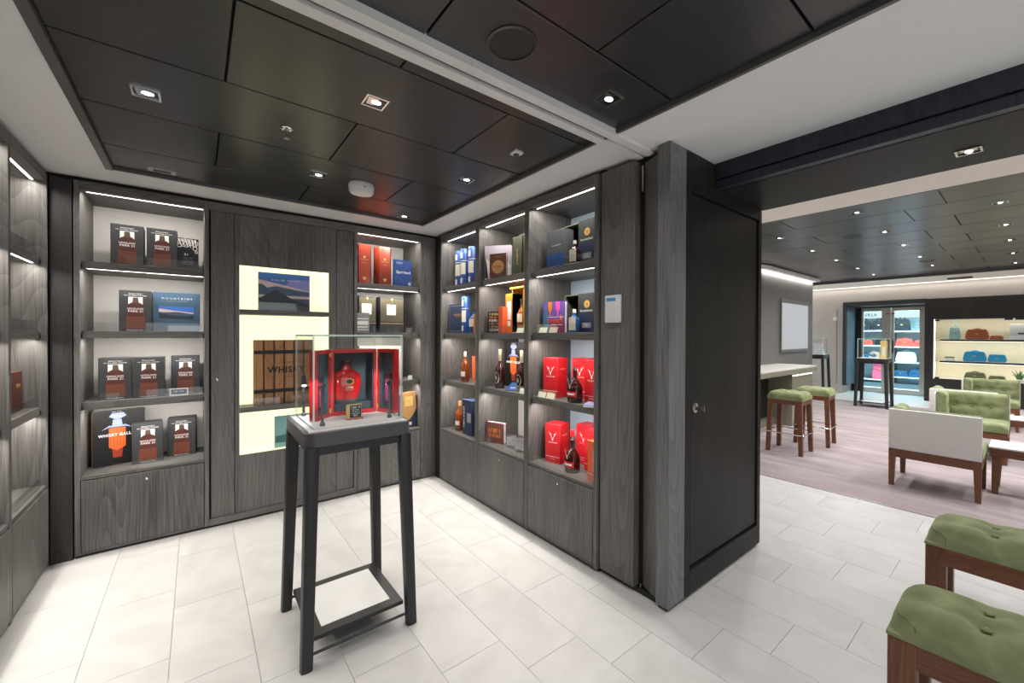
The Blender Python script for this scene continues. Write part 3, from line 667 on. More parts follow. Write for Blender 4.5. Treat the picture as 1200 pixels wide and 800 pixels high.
def bottle(label, x, y, z, H, r, liquid, neck=.26, nr=.3, cap='cork_print', lab=None, labz=(.2,.42), sy=1, name='whisky_bottle', shoulder=.55, rz=-90, group=None):
    t = thing(name, label, 'bottle', (x,y,z), rz, group)
    sh = shoulder*H; nk = (1-neck)*H; n_ = r*nr
    prof = [(r*.93,0),(r,.004),(r,sh*.5),(r*1.0,sh),(r*.92,sh+.25*(nk-sh)),(r*.62,sh+.62*(nk-sh)),(n_*1.15,nk),(n_,nk+.02*H),(n_,.9*H)]
    MB().lathe(prof,24,sy=sy).build('glass', M[liquid], t, smooth=True)
    MB().lathe([(n_*1.12,.84*H),(n_*1.12,.985*H),(n_*.95,H)],16).build('stopper', M[cap], t, smooth=True)
    if lab:
        q = MB(); v = []; n = 10; half = 55
        for k in range(n+1):
            a = R(-90-half+2*half*k/n)
            for zz in labz: v.append(((r+.0008)*math.cos(a),(r+.0008)*sy*math.sin(a),zz*H))
        q.add(v, [(2*k,2*k+2,2*k+3,2*k+1) for k in range(n)]); q.build('label', M[lab], t)
    return t
bottle('white-labelled bottle with dark cap at the divider, second shelf', 1.87,2.93,ST[1],.215,.042,'whisky_blue',cap='black',lab='print_white',labz=(.25,.55))
t = thing('gift_box', 'thin orange box beside the divider, second shelf of the corner bay', 'box', (1.86,2.85,ST[1]), -90)
MB().box(-.03,.03,-.03,.03,0,.15).build('box', M['orange'], t, bevel=.001, seg=1)
bottle('amber bottle with white label in front of an orange-red box, corner bay', 1.88,3.09,ST[2],.27,.037,'whisky_amber',cap='cream',lab='print_white',labz=(.2,.36))
t = thing('gift_box', 'flat orange-red box behind the amber bottle, third shelf of the corner bay', 'box', (2.0,3.02,ST[2]), -90)
MB().box(-.1,.1,-.03,.03,0,.225).build('box', M['orange_red'], t, bevel=.001, seg=1)
for k in range(4): scrib(.1,.01, -.0,.16-.03*k, -.0306, M['tan'], t)
bottle('amber bottle beside a navy carton on the lowest shelf of the corner bay', 1.885,3.19,ST[3],.265,.039,'whisky_amber',cap='tan',lab='cream',labz=(.2,.34))
t = thing('whisky_carton', 'tall navy carton with vertical white lettering, lowest shelf of the corner bay', 'carton', (1.90,3.0,ST[3]), -90)
MB().box(-.075,.075,-.055,.055,0,.3).build('box', M['navy'], t, bevel=.001, seg=1)
scrib(.17,.018, -.05,.15, -.0556, M['print_white'], t, ry=-90); MB().rect(.0,.06,.11,.19,-.0556).build('label', M['print_grey'], t)
# middle bay
t = hard_book('picture_book', 'large lilac landscape photo book on the top shelf of the middle bay', .215,.265,.03,'photo_lilac',(1.895,2.615,ST[0]),-50)
p = MB(); p.face([(-.105,.0),(.105,.0),(.105,.1),(.05,.17),(-.02,.15),(-.06,.13),(-.105,.17)],-.0154,0); p.face([(-.105,.005),(-.08,.005),(-.09,.1),(-.105,.2)],-.0158,1); p.build('printed_picture', [M['print_white'],M['black']], t)
t = hard_book('whisky_book', 'brown book with a round straw-coloured emblem leaning on the lilac photo book', .145,.183,.022,'maroon_print',(1.838,2.535,ST[0]),-65)
mt = Matrix.Translation((.0,-.0112,.08)) @ Matrix.Rotation(R(90),4,'X')
MB().lathe([(.052,0),(.051,.0006)],28,mt=mt).build('emblem', M['tan'], t); scrib(.07,.016, 0,.083, -.0122, M['maroon_print'], t); scrib(.05,.006, 0,.16, -.0114, M['tan'], t)
for lab, y, m_ in (('olive green tall box with gold vertical lettering, top shelf of the middle bay',2.375,'olive'),('pale olive tall box against the divider, top shelf of the middle bay',2.255,'olive')):
    t = thing('spirit_box', lab, 'box', (1.945,y,ST[0]), -90); MB().box(-.052,.052,-.05,.05,0,.295).build('box', M[m_], t, bevel=.001, seg=1)
    scrib(.12,.014, 0,.14, -.0506, M['gold_flat'], t, ry=-90)
t = hard_book('whisky_book', 'small dark book with stacked orange and white title lines, second shelf of the middle bay', .145,.168,.03,'black',(1.885,2.62,ST[1]),-65)
for k, m_ in enumerate(('gold_flat','orange','print_white','tan','tan','print_white')): scrib(.12,.018, 0,.148-.025*k, -.0156, M[m_], t, k)
t = thing('open_gift_box', 'open orange gift box lined in gold around a bottle, second shelf of the middle bay', 'box', (1.90,2.42,ST[1]), -90)
MB().box(-.105,-.02,0,.1,0,.30).build('door', M['orange'], t, bevel=.001, seg=1)
MB().box(-.02,.12,.105,.115,0,.33).box(-.025,-.02,.0,.11,0,.33).box(.115,.12,.0,.11,0,.33).box(-.02,.12,.0,.11,0,.006).build('lining', M['gold'], t)
MB().box(-.04,.125,-.01,.12,.33,.345).build('lid', M['orange'], t, bevel=.002, seg=1)
MB().rect(-.085,-.035,.1,.24,-.0006).rect(-.08,-.04,.05,.09,-.0006).build('label', M['print_white'], t)
bottle('bottle with dark cap and cream label inside the open orange gift box', 1.94,2.375,ST[1]+.006,.25,.035,'whisky_amber',cap='black',lab='cream',labz=(.3,.55))
t = thing('gift_box', 'small orange box leaning at the left of the open gift box', 'box', (1.88,2.525,ST[1]), -90)
MB().box(-.025,.025,-.03,.03,0,.2).build('box', M['orange_red'], t, bevel=.001, seg=1)
def badge_bottle(label, x, y):
    t = bottle(label, x, y, ST[2], .305, .037, 'whisky_dark', cap='foil', neck=.36, shoulder=.48, nr=.34)
    MB().lathe([(.0135,.215),(.0145,.22),(.0135,.255)],16).build('neck_foil', M['foil'], t, smooth=True)
    for r_, m_, e in ((.034,'cream',.0),(.029,'black',.0006),(.014,'print_grey',.0012)):
        v = []; n = 20
        for k in range(n):
            a = 2*math.pi*k/n; u = r_*.85*math.cos(a)/.037
            v.append(((.038+e)*math.sin(u), -(.038+e)*math.cos(u), .085+1.3*r_*math.sin(a)))
        MB().poly(v).build('badge', M[m_], t)
    return t
badge_bottle("dark bottle with white-ringed badge, left of two on the middle bay's third shelf", 1.885,2.575)
badge_bottle('dark bottle with round white-ringed badge at the divider, third shelf of the middle bay', 1.90,2.325)
t = thing('leaflet', 'blue leaflet lying tilted between the two badged bottles', 'leaflet', (1.95,2.47,ST[2]), -55)
MB().box(-.05,.05,-.1,.1,0,.004,0,Matrix.Rotation(R(10),4,'X') @ Matrix.Translation((0,0,.018))).build('sheet', M['blue_print'], t)
MB().box(-.02,.02,-.05,-.03,.0042,.0046,0,Matrix.Rotation(R(10),4,'X') @ Matrix.Translation((0,0,.018))).build('printed_text', M['print_white'], t)
t = hard_book('whisky_book', 'plum book with orange lettering on the lowest shelf of the middle bay', .165,.165,.04,'plum',(1.90,2.645,ST[3]),-68)
MB().rect(-.075,.075,.01,.155,-.0204).build('printed_picture', M['maroon_print'], t)
scrib(.12,.035, 0,.1, -.021, M['orange'], t, 3); scrib(.1,.025, 0,.06, -.021, M['orange'], t)
def tumbler(label, x, y):
    t = thing('whisky_tumbler', label, 'glass', (x,y,ST[3]), 0, 'cut crystal tumblers')
    MB().lathe([(.034,0),(.036,.004),(.037,.016),(.043,.085),(.040,.085),(.034,.018),(.0,.016)],12).build('bowl', M['crystal'], t)
    return t
tumbler('cut crystal tumbler beside the plum book', 1.92,2.475); tumbler('cut crystal tumbler in front of the decanter', 1.90,2.345)
t = thing('decanter', 'crystal decanter with a ball stopper behind the tumblers', 'decanter', (2.01,2.345,ST[3]))
MB().lathe([(.055,0),(.06,.005),(.06,.075),(.05,.11),(.022,.13),(.017,.17),(.026,.178)],12).build('body', M['crystal'], t)
MB().lathe([(.012,.178),(.014,.19),(.028,.21),(.028,.225),(.012,.245)],8).build('stopper', M['crystal'], t)
t = thing('acrylic_stand', 'tiny clear acrylic block beside the plum book', 'stand', (1.845,2.69,ST[3])); MB().box(-.012,.012,-.03,.03,0,.035).build('stand', M['crystal'], t)
# bay nearest the pillar
t = thing('whisky_carton', 'grey-topped carton with blue sea print on the top shelf next to the pillar', 'carton', (1.93,1.958,ST[0]), -90)
MB().box(-.08,.08,-.045,.045,0,.255).build('box', M['steel_print'], t, bevel=.001, seg=1); MB().rect(-.08,.08,.0,.1,-.0456).build('printed_picture', M['blue_print'], t)
p = MB()
for k in range(5): p.rect(-.075,.075,.02+.018*k,.025+.018*k,-.046)
p.build('printed_waves', M['royal'], t); letter('Bunnahabhain', .08,.011, .01,.155, -.0456, M['print_white'], t)
def open_carton(label, x, y, z, h, rz=-90):
    t = thing('open_carton', label, 'carton', (x,y,z), rz)
    w, d, s = .135, .11, .006
    MB().box(-w/2,-w/2+s,-d/2,d/2,0,h).box(w/2-s,w/2,-d/2,d/2,0,h).box(-w/2+s,w/2-s,d/2-s,d/2,0,h).box(-w/2+s,w/2-s,-d/2,d/2-s,0,s).box(-w/2+s,w/2-s,-d/2,d/2-s,h-s,h).build('shell', M['olive'], t)
    MB().box(-w/2+s,w/2-s,d/2-.014,d/2-s,s,h-s).build('lining', M['black'], t)
    return t
open_carton('empty black open-fronted carton on the top shelf next to the pillar', 2.01,1.872,ST[0],.285); open_carton('empty black open-fronted carton beside the colourful whisky book', 2.01,1.872,ST[1],.248)
def medal_box(label, z, h):
    t = thing('whisky_carton', label, 'carton', (1.955,1.705,z), -90)
    MB().box(-.066,.066,-.05,.05,0,h).build('box', M['charcoal'], t, bevel=.001, seg=1); y = -.0506
    MB().rect(-.066,.066,0,.48*h,y).build('printed_picture', M['navy'], t)
    mt = Matrix.Translation((.008,y,.72*h)) @ Matrix.Rotation(R(90),4,'X')
    MB().lathe([(.024,0),(.023,.001)],24,mt=mt).build('medal', M['gold'], t); MB().lathe([(.011,.001),(.01,.0016)],16,sx=.7,mt=mt).build('medal_relief', M['tan'], t)
    letter('Bunnahabhain', .1,.014, .004,.56*h, y-.0005, M['print_white'], t, bold=.01); MB().rect(-.03,.04,.12*h,.25*h,y-.0005).build('label', M['print_grey'], t)
    letter('12', .02,.016, .005,.185*h, y-.001, M['print_white'], t)
    return t
medal_box('dark carton with gold medal and navy lower half, top shelf next to the pillar', ST[0], .275); medal_box('dark carton with gold medal and navy lower half, second shelf next to the pillar', ST[1], .245)
bottle('small pale-labelled bottle before the top-shelf medal carton next to the pillar', 1.868,1.765,ST[0],.15,.033,'whisky_dark',cap='print_white',lab='cream',labz=(.1,.6))
bottle('small blue and cream bottle before the second-shelf medal carton', 1.866,1.765,ST[1],.145,.034,'whisky_blue',cap='print_white',lab='cream',labz=(.1,.65))
t = hard_book('whisky_book', 'purple book with pink and orange bottle shapes on the second shelf next to the pillar', .185,.208,.03,'purple',(1.91,1.985,ST[1]),-82)
p = MB(); y = -.0154
def bshape(x, up, m_, s=1):
    if up: p.face([(x-.02,.0),(x+.02,.0),(x+.02,.12*s),(x+.007,.145*s),(x+.007,.19*s),(x-.007,.19*s),(x-.007,.145*s),(x-.02,.12*s)], y, m_)
    else: p.face([(x-.017,.207),(x+.017,.207),(x+.017,.155),(x+.006,.14),(x+.006,.11),(x-.006,.11),(x-.006,.14),(x-.017,.155)], y-.0003, m_)
bshape(-.065,True,0); bshape(-.03,False,1); bshape(.035,False,2); bshape(.06,True,1,.62); p.rect(-.03,.09,.0,.09,y-.0002,3); p.rect(-.055,.085,.103,.106,y-.0005,4); p.rect(-.02,.075,.052,.055,y-.0005,4)
p.build('printed_picture', [M['teal'],M['orange'],M['magenta'],M['plum'],M['print_white']], t); letter('WHISKY', .135,.025, .01,.08, y-.0008, M['orange_red'], t, bold=.02)
# bright red cartons
def stag(p, x, z, s, y, m=0):
    for e in (-1,1):
        p.face([(x,z),(x+e*.006*s,z+.004*s),(x+e*.022*s,z+.03*s),(x+e*.026*s,z+.05*s),(x+e*.02*s,z+.034*s)], y, m)
        p.face([(x+e*.013*s,z+.017*s),(x+e*.018*s,z+.03*s),(x+e*.01*s,z+.036*s)], y-.0002, m)
        p.face([(x+e*.02*s,z+.03*s),(x+e*.034*s,z+.042*s),(x+e*.021*s,z+.036*s)], y-.0003, m)
    p.face([(x-.006*s,z+.004*s),(x+.006*s,z+.004*s),(x+.003*s,z-.014*s),(x-.003*s,z-.014*s)], y-.0003, m)
def red_carton(label, x, y, z, rz, h=.265):
    t = thing('whisky_carton', label, 'carton', (x,y,z), rz, 'bright red stag cartons'); a = .059
    MB().box(-a,a,-a,a,0,h).build('box', M['red'], t, bevel=.0015, seg=1)
    p = MB(); stag(p,0,.165,1.0,-a-.0005); p.rect(-a,a,.043,.0455,-a-.0005); p.build('stag_emblem', M['print_white'], t)
    letter('THE DALMORE', .07,.008, 0,.14, -a-.0006, M['print_white'], t); scrib(.05,.005, 0,.03, -a-.0006, M['print_white'], t)
    letter('THE DALMORE', .065,.009, a+.0006,.19,0, M['cream'], t, rz=90)
    return t
for lab, x, y, z, rz in (('bright red stag carton on the third shelf, leftmost, behind two price tags',1.945,2.015,ST[2],-78),('bright red stag carton on the third shelf, behind the stag bottle',2.07,1.865,ST[2],-80),('bright red stag carton on the third shelf, against the pillar side',1.965,1.655,ST[2],-92),
    ('bright red stag carton on the lowest shelf, leftmost',1.955,2.005,ST[3],-76),('bright red stag carton on the lowest shelf, at the back behind the bottle',2.10,1.85,ST[3],-85),('bright red stag carton on the lowest shelf, right of the bottle',2.02,1.705,ST[3],-95)):
    red_carton(lab, x, y, z, rz)
t = thing('whisky_carton', 'slim light red carton with vertical lettering at the front of the lowest shelf', 'carton', (1.875,1.585,ST[3]), -96)
MB().box(-.04,.04,-.04,.04,0,.24).build('box', M['orange_red'], t, bevel=.0015, seg=1); letter('DALMORE', .13,.014, .012,.13, -.0406, M['print_white'], t, ry=-90); MB().rect(-.04,.04,.045,.048,-.0406).build('stripe', M['print_white'], t)
def stag_bottle(label, x, y, z):
    t = bottle(label, x, y, z, .262, .048, 'whisky_dark', cap='red', neck=.42, shoulder=.32, nr=.27, lab='red', labz=(.14,.27))
    r = .0493; p = MB(); q = MB(); stag(q,0,.105,1.2,0)
    v = [(r*math.sin(a/r), -r*math.cos(a/r)*1.0-.0006, zz) for a, _, zz in q.v]
    MB().add(v, q.f).build('stag_emblem', M['silver_print'], t)
    v = []; n = 8
    for k in range(n+1):
        a = R(-90-40+80*k/n)
        for zz in (.048,.06): v.append(((r+.0003)*math.cos(a),(r+.0003)*math.sin(a),zz))
    MB().add(v, [(2*k,2*k+2,2*k+3,2*k+1) for k in range(n)]).build('paper_label', M['print_white'], t)
    MB().lathe([(.0138,.2),(.0142,.21),(.0138,.222)],14).build('neck_band', M['chrome'], t, smooth=True)
    return t
stag_bottle('dark red bottle with a silver stag emblem on the third shelf next to the pillar', 1.875,1.765,ST[2]); stag_bottle('dark red bottle with a silver stag emblem on the lowest shelf next to the pillar', 1.885,1.795,ST[3])
t = thing('leaflet', 'white and violet booklet lying at the right end of the third shelf', 'booklet', (1.88,1.60,ST[2]), -60)
MB().box(-.06,.06,-.08,.08,0,.012).build('pages', M['paper'], t); MB().box(-.06,.06,-.08,.08,.0121,.014).build('cover', M['tower_blue'], t)
# price tags standing at the shelf fronts
def price_tag(label, x, y, z, w=.075, h=.035, rz=-90, mat='card'):
    t = thing('price_tag', label, 'tag', (x,y,z), rz)
    MB().add([(-w/2,-.008,0),(w/2,-.008,0),(w/2,.004,h),(-w/2,.004,h),(-w/2,-.006,0),(w/2,-.006,0),(w/2,.006,h),(-w/2,.006,h)], [(0,1,2,3),(7,6,5,4),(0,4,5,1),(1,5,6,2),(2,6,7,3),(3,7,4,0)]).build('card', M[mat], t)
for lab, y, z, mm in (('cream price tag on the second shelf next to the pillar, left of two',2.03,ST[1],'card'),('beige price tag on the second shelf in front of the purple book',1.93,ST[1],'kraft'),('cream price tag on the third shelf next to the pillar',2.04,ST[2],'card'),('beige price tag on the third shelf in front of the leftmost red carton',1.955,ST[2],'cream'),
    ('cream price tag under the open orange gift box',2.275,ST[1],'card'),('cream price tag under the badged bottle at the divider',2.24,ST[2],'card')):
    price_tag(lab, 1.846, y, z, rz=-90, mat=mm)
t = thing('price_tag', 'white price tag with a blue panel on the third shelf of the left bay', 'tag', (-.092,3.56,ST[2]), 0)
MB().box(-.05,.05,-.006,.002,0,.05).build('card', M['white_plastic'], t); MB().rect(-.04,.042,.012,.044,-.0066).build('printed_panel', M['hill_blue'], t); scrib(.06,.008, 0,.03,-.0072, M['print_white'], t)
t = thing('acrylic_stand', 'small clear acrylic tag holder on the third shelf of the left bay', 'stand', (-.415,3.55,ST[2]))
MB().box(-.03,.03,-.003,.003,0,.045).box(-.03,.03,.003,.025,0,.004).build('stand', M['crystal'], t)

# ------------------------------------------------------------------ glass display pedestals
def pedestal(label, loc, rz=0, top=.95, frame='grey_metal'):
    t = thing('display_pedestal', label, 'pedestal', loc, rz); hx, hy = .2275, .2325
    def rr_(x0,x1,y0,y1,r,n=6):
        return [(cx+r*math.cos(a0+math.pi/2*k/n), cy+r*math.sin(a0+math.pi/2*k/n)) for cx,cy,a0 in ((x1-r,y1-r,0),(x0+r,y1-r,math.pi/2),(x0+r,y0+r,math.pi),(x1-r,y0+r,1.5*math.pi)) for k in range(n+1)]
    MB().prism(rr_(-hx,hx,-hy,hy,.045),top-.062,top-.004).build('top_frame', M[frame], t, bevel=.002, seg=1)
    MB().box(-hx+.018,hx-.018,-hy+.018,hy-.018,top-.004,top).build('plinth_plate', M['white_plastic'], t)
    o = MB()
    for sx in (-1,1): o.box(sx*(hx-.035)-.012,sx*(hx-.035)+.012,-hy+.04,hy-.04,top-.1,top-.062)
    for sy in (-1,1): o.box(-hx+.04,hx-.04,sy*(hy-.03)-.012,sy*(hy-.03)+.012,top-.1,top-.062)
    o.build('apron', M['black_metal'], t)
    for sx in (-1,1):
        for sy in (-1,1):
            a = (sx*(hx-.03),sy*(hy-.03),top-.062); b = (sx*(hx-.004),sy*(hy-.004),0)
            q = MB(); v = []; n = 12
            for (cx,cy,cz),s_ in ((a,.029),(b,.024)):
                for k in range(n):
                    th = 2*math.pi*(k+.5)/n; e = 4; c_, s2 = math.cos(th), math.sin(th); rad = s_/((abs(c_)**e+abs(s2)**e)**(1/e))
                    v.append((cx+rad*c_, cy+rad*s2, cz))
            q.add(v, [(k,(k+1)%n,n+(k+1)%n,n+k) for k in range(n)]+[tuple(range(n)),tuple(range(n,2*n))]); q.build('leg', M['black_metal'], t, smooth=True)
    MB().box(-hx+.03,hx-.03,-hy+.03,hy-.03,.082,.1).build('shelf', M['black_metal'], t, bevel=.002, seg=1)
    MB().box(-.15,.15,-.155,.155,.1,.102).build('shelf_inlay', M['white_plastic'], t)
    for sy in (-1,1): MB().tube([(-hx+.005,sy*(hy-.006),.05),(hx-.005,sy*(hy-.006),.05)],.006).build('stretcher', M['black_metal'], t)
    return t
def case(label, loc, rz=0, w=.39, d=.38, h=.39):
    t = thing('glass_case', label, 'glass case', loc, rz); g_ = .008
    for nm, q in (('pane',(-w/2,w/2,-d/2,-d/2+g_,0,h)),('pane',(-w/2,w/2,d/2-g_,d/2,0,h)),('pane',(-w/2,-w/2+g_,-d/2+g_,d/2-g_,0,h)),('pane',(w/2-g_,w/2,-d/2+g_,d/2-g_,0,h)),('pane',(-w/2,w/2,-d/2,d/2,h,h+g_))):
        b = MB().box(*q); ext = (q[1]-q[0], q[3]-q[2], q[5]-q[4]); thin = ext.index(min(ext))
        idx = {0:(4,5),1:(2,3),2:(0,1)}[thin]
        b.m = [0 if i in idx else 1 for i in range(6)]
        b.build(nm, [M['clear_glass'],M['glass_edge']], t)
    return t
PX, PY = .572, 2.018
pedestal('black metal four-legged display pedestal standing alone on the tiled shop floor', (PX,PY,0))
case('square glass case enclosing the red whisky chest on the tiled-floor pedestal', (.58,2.035,.95))
# chest inside the case
t = thing('whisky_chest', 'open red lacquer chest with two hinged doors and slate lining inside the glass case', 'chest', (.627,2.09,.95))
zt, w2 = .325, .1125
MB().box(-w2,-w2+.016,0,.11,0,zt).box(w2-.016,w2,0,.11,0,zt).box(-w2+.016,w2-.016,0,.11,0,.02).box(-w2+.016,w2-.016,0,.11,zt-.018,zt).box(-w2+.016,w2-.016,.1,.11,.02,zt-.018).build('carcass', M['red_lacquer'], t, bevel=.002, seg=1)
MB().box(-w2+.016,w2-.016,.094,.1,.02,zt-.018).box(-w2+.016,-w2+.02,.01,.094,.02,zt-.018).box(w2-.02,w2-.016,.01,.094,.02,zt-.018).box(-w2+.02,w2-.02,.03,.094,.02,.055).build('lining', M['slate_velvet'], t)
def door(px, ang, wd, side):
    mt = Matrix.Translation((px,0,0)) @ Matrix.Rotation(R(ang),4,'Z')
    dp = .034; x0, x1 = 0, wd; e = 1 if side else -1
    def bx(mb, a, b, c, d, z0, z1): return mb.box(a, b, min(e*c,e*d), max(e*c,e*d), z0, z1, 0, mt)
    d_ = MB()
    for q in ((x0,x0+.012,0,dp,0,zt),(x1-.012,x1,0,dp,0,zt),(x0+.012,x1-.012,0,dp,0,.018),(x0+.012,x1-.012,0,dp,zt-.018,zt),(x0+.012,x1-.012,dp-.006,dp,.018,zt-.018)): bx(d_,*q)
    d_ = d_.build('door', M['red_lacquer'], t)
    q = MB(); bx(q,x0+.012,x1-.012,dp-.009,dp-.006,.018,zt-.018); bx(q,x0+.012,x0+.014,.003,dp-.009,.018,zt-.018); bx(q,x1-.014,x1-.012,.003,dp-.009,.018,zt-.018); q.build('door_lining', M['slate_velvet'], d_)
    bx(MB(),x0+.035,x1-.035,dp-.022,dp-.009,.05,.2).build('door_holder', M['black'], d_)
    bx(MB(),x0+.045,x1-.045,dp-.025,dp-.022,.06,.17).build('booklet', M['plum'], d_)
    for z in (.02,.29): MB().box(-.006,.006,-.004,.004,z,z+.02,0,mt).build('hinge', M['gold'], d_)
    return d_
door(-w2-.002, 226, .115, 0); door(w2+.002, -64, .115, 1)
t = thing('whisky_bottle', 'large rounded red whisky bottle with short neck inside the open red chest', 'bottle', (.60,2.135,1.006))
r = .071
MB().lathe([(.044,0),(.05,.003),(.054,.018)],32,sy=.5).build('glass_base', M['crystal'], t, smooth=True)
MB().lathe([(.05,.018),(.0545,.02),(.0605,.04),(.068,.07),(.0718,.1),(.0708,.125),(.062,.145),(.042,.158),(.025,.164),(.02,.172),(.02,.2)],32,sy=.5).build('glass', M['whisky_red'], t, smooth=True)
MB().lathe([(.024,.186),(.025,.19),(.025,.196),(.021,.2),(.021,.206),(.027,.208),(.027,.214),(.0,.216)],20).build('stopper', M['dark_red'], t, smooth=True)
MB().lathe([(.021,.003),(.021,.0045)],20,sy=.72,mt=Matrix.Translation((.006,-.0325,.108)) @ Matrix.Rotation(R(90),4,'X')).build('badge', M['gold'], t)
MB().lathe([(.017,.0045),(.017,.0052)],20,sy=.66,mt=Matrix.Translation((.006,-.0325,.108)) @ Matrix.Rotation(R(90),4,'X')).build('badge_inset', M['charcoal'], t)
letter('1998', .032,.013, .006,.078, -.0385, M['cream'], t, bold=.02); letter('SINGLE MALT', .04,.005, .006,.066, -.038, M['cream'], t)
t = thing('info_card', 'small black card on a gold-edged stand in front of the red bottle', 'card', (.588,1.965,.95))
MB().box(-.034,.034,.0,.012,.004,.07).build('stand', M['gold_flat'], t); MB().box(-.02,.032,-.0016,-.0002,.008,.066).build('card', M['black'], t); MB().box(-.034,.04,-.008,.02,0,.004).build('foot', M['red_lacquer'], t)
scrib(.04,.008, .006,.056, -.002, M['print_white'], t)
for k in range(4): scrib(.036 if k < 3 else .02,.004 if k < 3 else .007, .006,.045-.009*k, -.002, M['print_white'], t, k)
def spotstem(label, x, y, lean):
    t = thing('case_spotlight', label, 'lamp', (x,y,.95), 0)
    MB().lathe([(.011,0),(.011,.012),(.006,.016),(.006,.165)],12).build('stem', M['grey_metal'], t, smooth=True)
    mt = Matrix.Translation((0,0,.17)) @ Matrix.Rotation(R(lean),4,'X')
    MB().lathe([(.009,-.022),(.011,-.018),(.011,.025),(.009,.03)],12,mt=mt).build('head', M['black_metal'], t, smooth=True)
    MB().lathe([(.0085,-.024),(.0085,-.0222)],12,mt=mt).build('lens', M['spark'], t)
    l = bpy.data.lights.new('lamp_light','SPOT'); l.energy = 1.7; l.color = (.93,.98,1); l.spot_size = R(85); l.spot_blend = .6; l.shadow_soft_size = .008
    lo = bpy.data.objects.new('lamp_light', l); COL.objects.link(lo); lo.parent = t; lo.location = mt @ Vector((0,0,-.03)); lo.rotation_euler = (R(lean),0,0)
spotstem('small spotlight on a stem at the front left inside the glass case', .435,1.905,72); spotstem('small spotlight on a stem at the front right inside the glass case', .735,1.905,72); spotstem('small spotlight on a stem at the back left inside the glass case', .415,2.19,-25)

# ------------------------------------------------------------------ lounge shell
ZL = 2.47
cl = struct(MB().box(2.88,4.48,-6.0,4.2,ZL,ZL+.05).box(10.55,11.98,-6.0,4.2,ZL,ZL+.05).box(11.98,12.1,-6.0,4.2,ZL+.08,ZL+.13).box(4.48,10.55,-6.0,4.2,ZL+.04,ZL+.09,1).build('ceiling_lounge', [M['beige_paint'],M['black_gap']]))
MB().box(10.545,10.58,-6.0,4.2,ZL-.03,ZL+.05).box(4.46,4.485,-6.0,4.2,ZL-.004,ZL+.03).build('ceiling_trim', M['trim_grey'], cl)
xb = [4.485,5.04,5.59,6.14,6.71,7.24,7.8,8.36,8.92,9.48,10.03,10.545]
for i, (a,b) in enumerate(zip(xb,xb[1:])):
    off = .466 if i % 2 == 0 else .73+.0
    ys = [-6.0]+[off+1.1*k for k in range(-5,4)]+[4.2]
    for c,d in zip(ys,ys[1:]):
        if d > -5.9 and c < 4: MB().box(a+.004,b-.004,max(c,-6.0)+.004,min(d,4.2)-.004,ZL+.012,ZL+.035).build('ceiling_panel', M['lounge_oak'], cl)
ordn = ('first','second','third','fourth','fifth','sixth')
for rowname, y, x0s in (('bar-side row',1.825,(5.34,6.47,7.54,8.73,9.83)),('middle row',1.008,(4.78,5.9,6.95,8.13,9.27)),('armchair-side row',.185,(5.36,6.46,7.53,8.74,9.91))):
    for i, x in enumerate(x0s): downlight('small recessed downlight in the lounge ceiling, %s from the opening in the %s' % (ordn[i], rowname), x, y, ZL+.0115, P_LOUNGE, .045, 1.0)
for y in (-.65,-1.5):
    for i, x in enumerate((5.3,7.5,9.8)): downlight('recessed lounge downlight beyond the right picture edge, %s from the opening, %s row' % (ordn[i], 'near' if y > -1 else 'far'), x, y, ZL+.0115, P_LOUNGE*1.4, .045, 1.0)
speaker('round dark loudspeaker grille in the lounge ceiling near the opening', 5.89,1.28,ZL+.012,.09); speaker('round dark loudspeaker grille in the lounge ceiling near the far wall', 8.67,1.0,ZL+.012,.09)
t = thing('ceiling_vent', 'dark slotted vent in the white ceiling strip above the shop doors', 'vent', (11.5,.88,ZL)); MB().box(-.09,.09,-.16,.16,-.02,0).build('plate', M['black_metal'], t)
# far wall
wf = struct(MB().box(12.1,12.3,2.78,4.2,0,2.6).box(12.1,12.3,-6.0,2.78,2.13,2.6).build('wall_far', M['stone_beige']))
MB().box(12.06,12.12,2.78,4.2,0,.185).build('baseboard', M['stone_beige'], wf)
MB().box(12.092,12.1,2.9,2.905,.2,2.0).build('panel_joint', M['trim_grey'], wf)
MB().box(12.088,12.1,2.90,2.98,1.72,1.80).build('wall_switch', M['white_plastic'], wf)
struct(MB().box(12.06,12.09,-6.0,4.2,ZL+.0,ZL+.025).build('trim_3', M['cove']))
area('cove_light', (12.03,.5,ZL+.0), 7.4, .03, 16, WARM, (0,R(20),R(90)))
bpy.data.objects['cove_light'].rotation_euler = (0,R(25),0); bpy.data.lights['cove_light'].size = .03; bpy.data.lights['cove_light'].size_y = 7.4
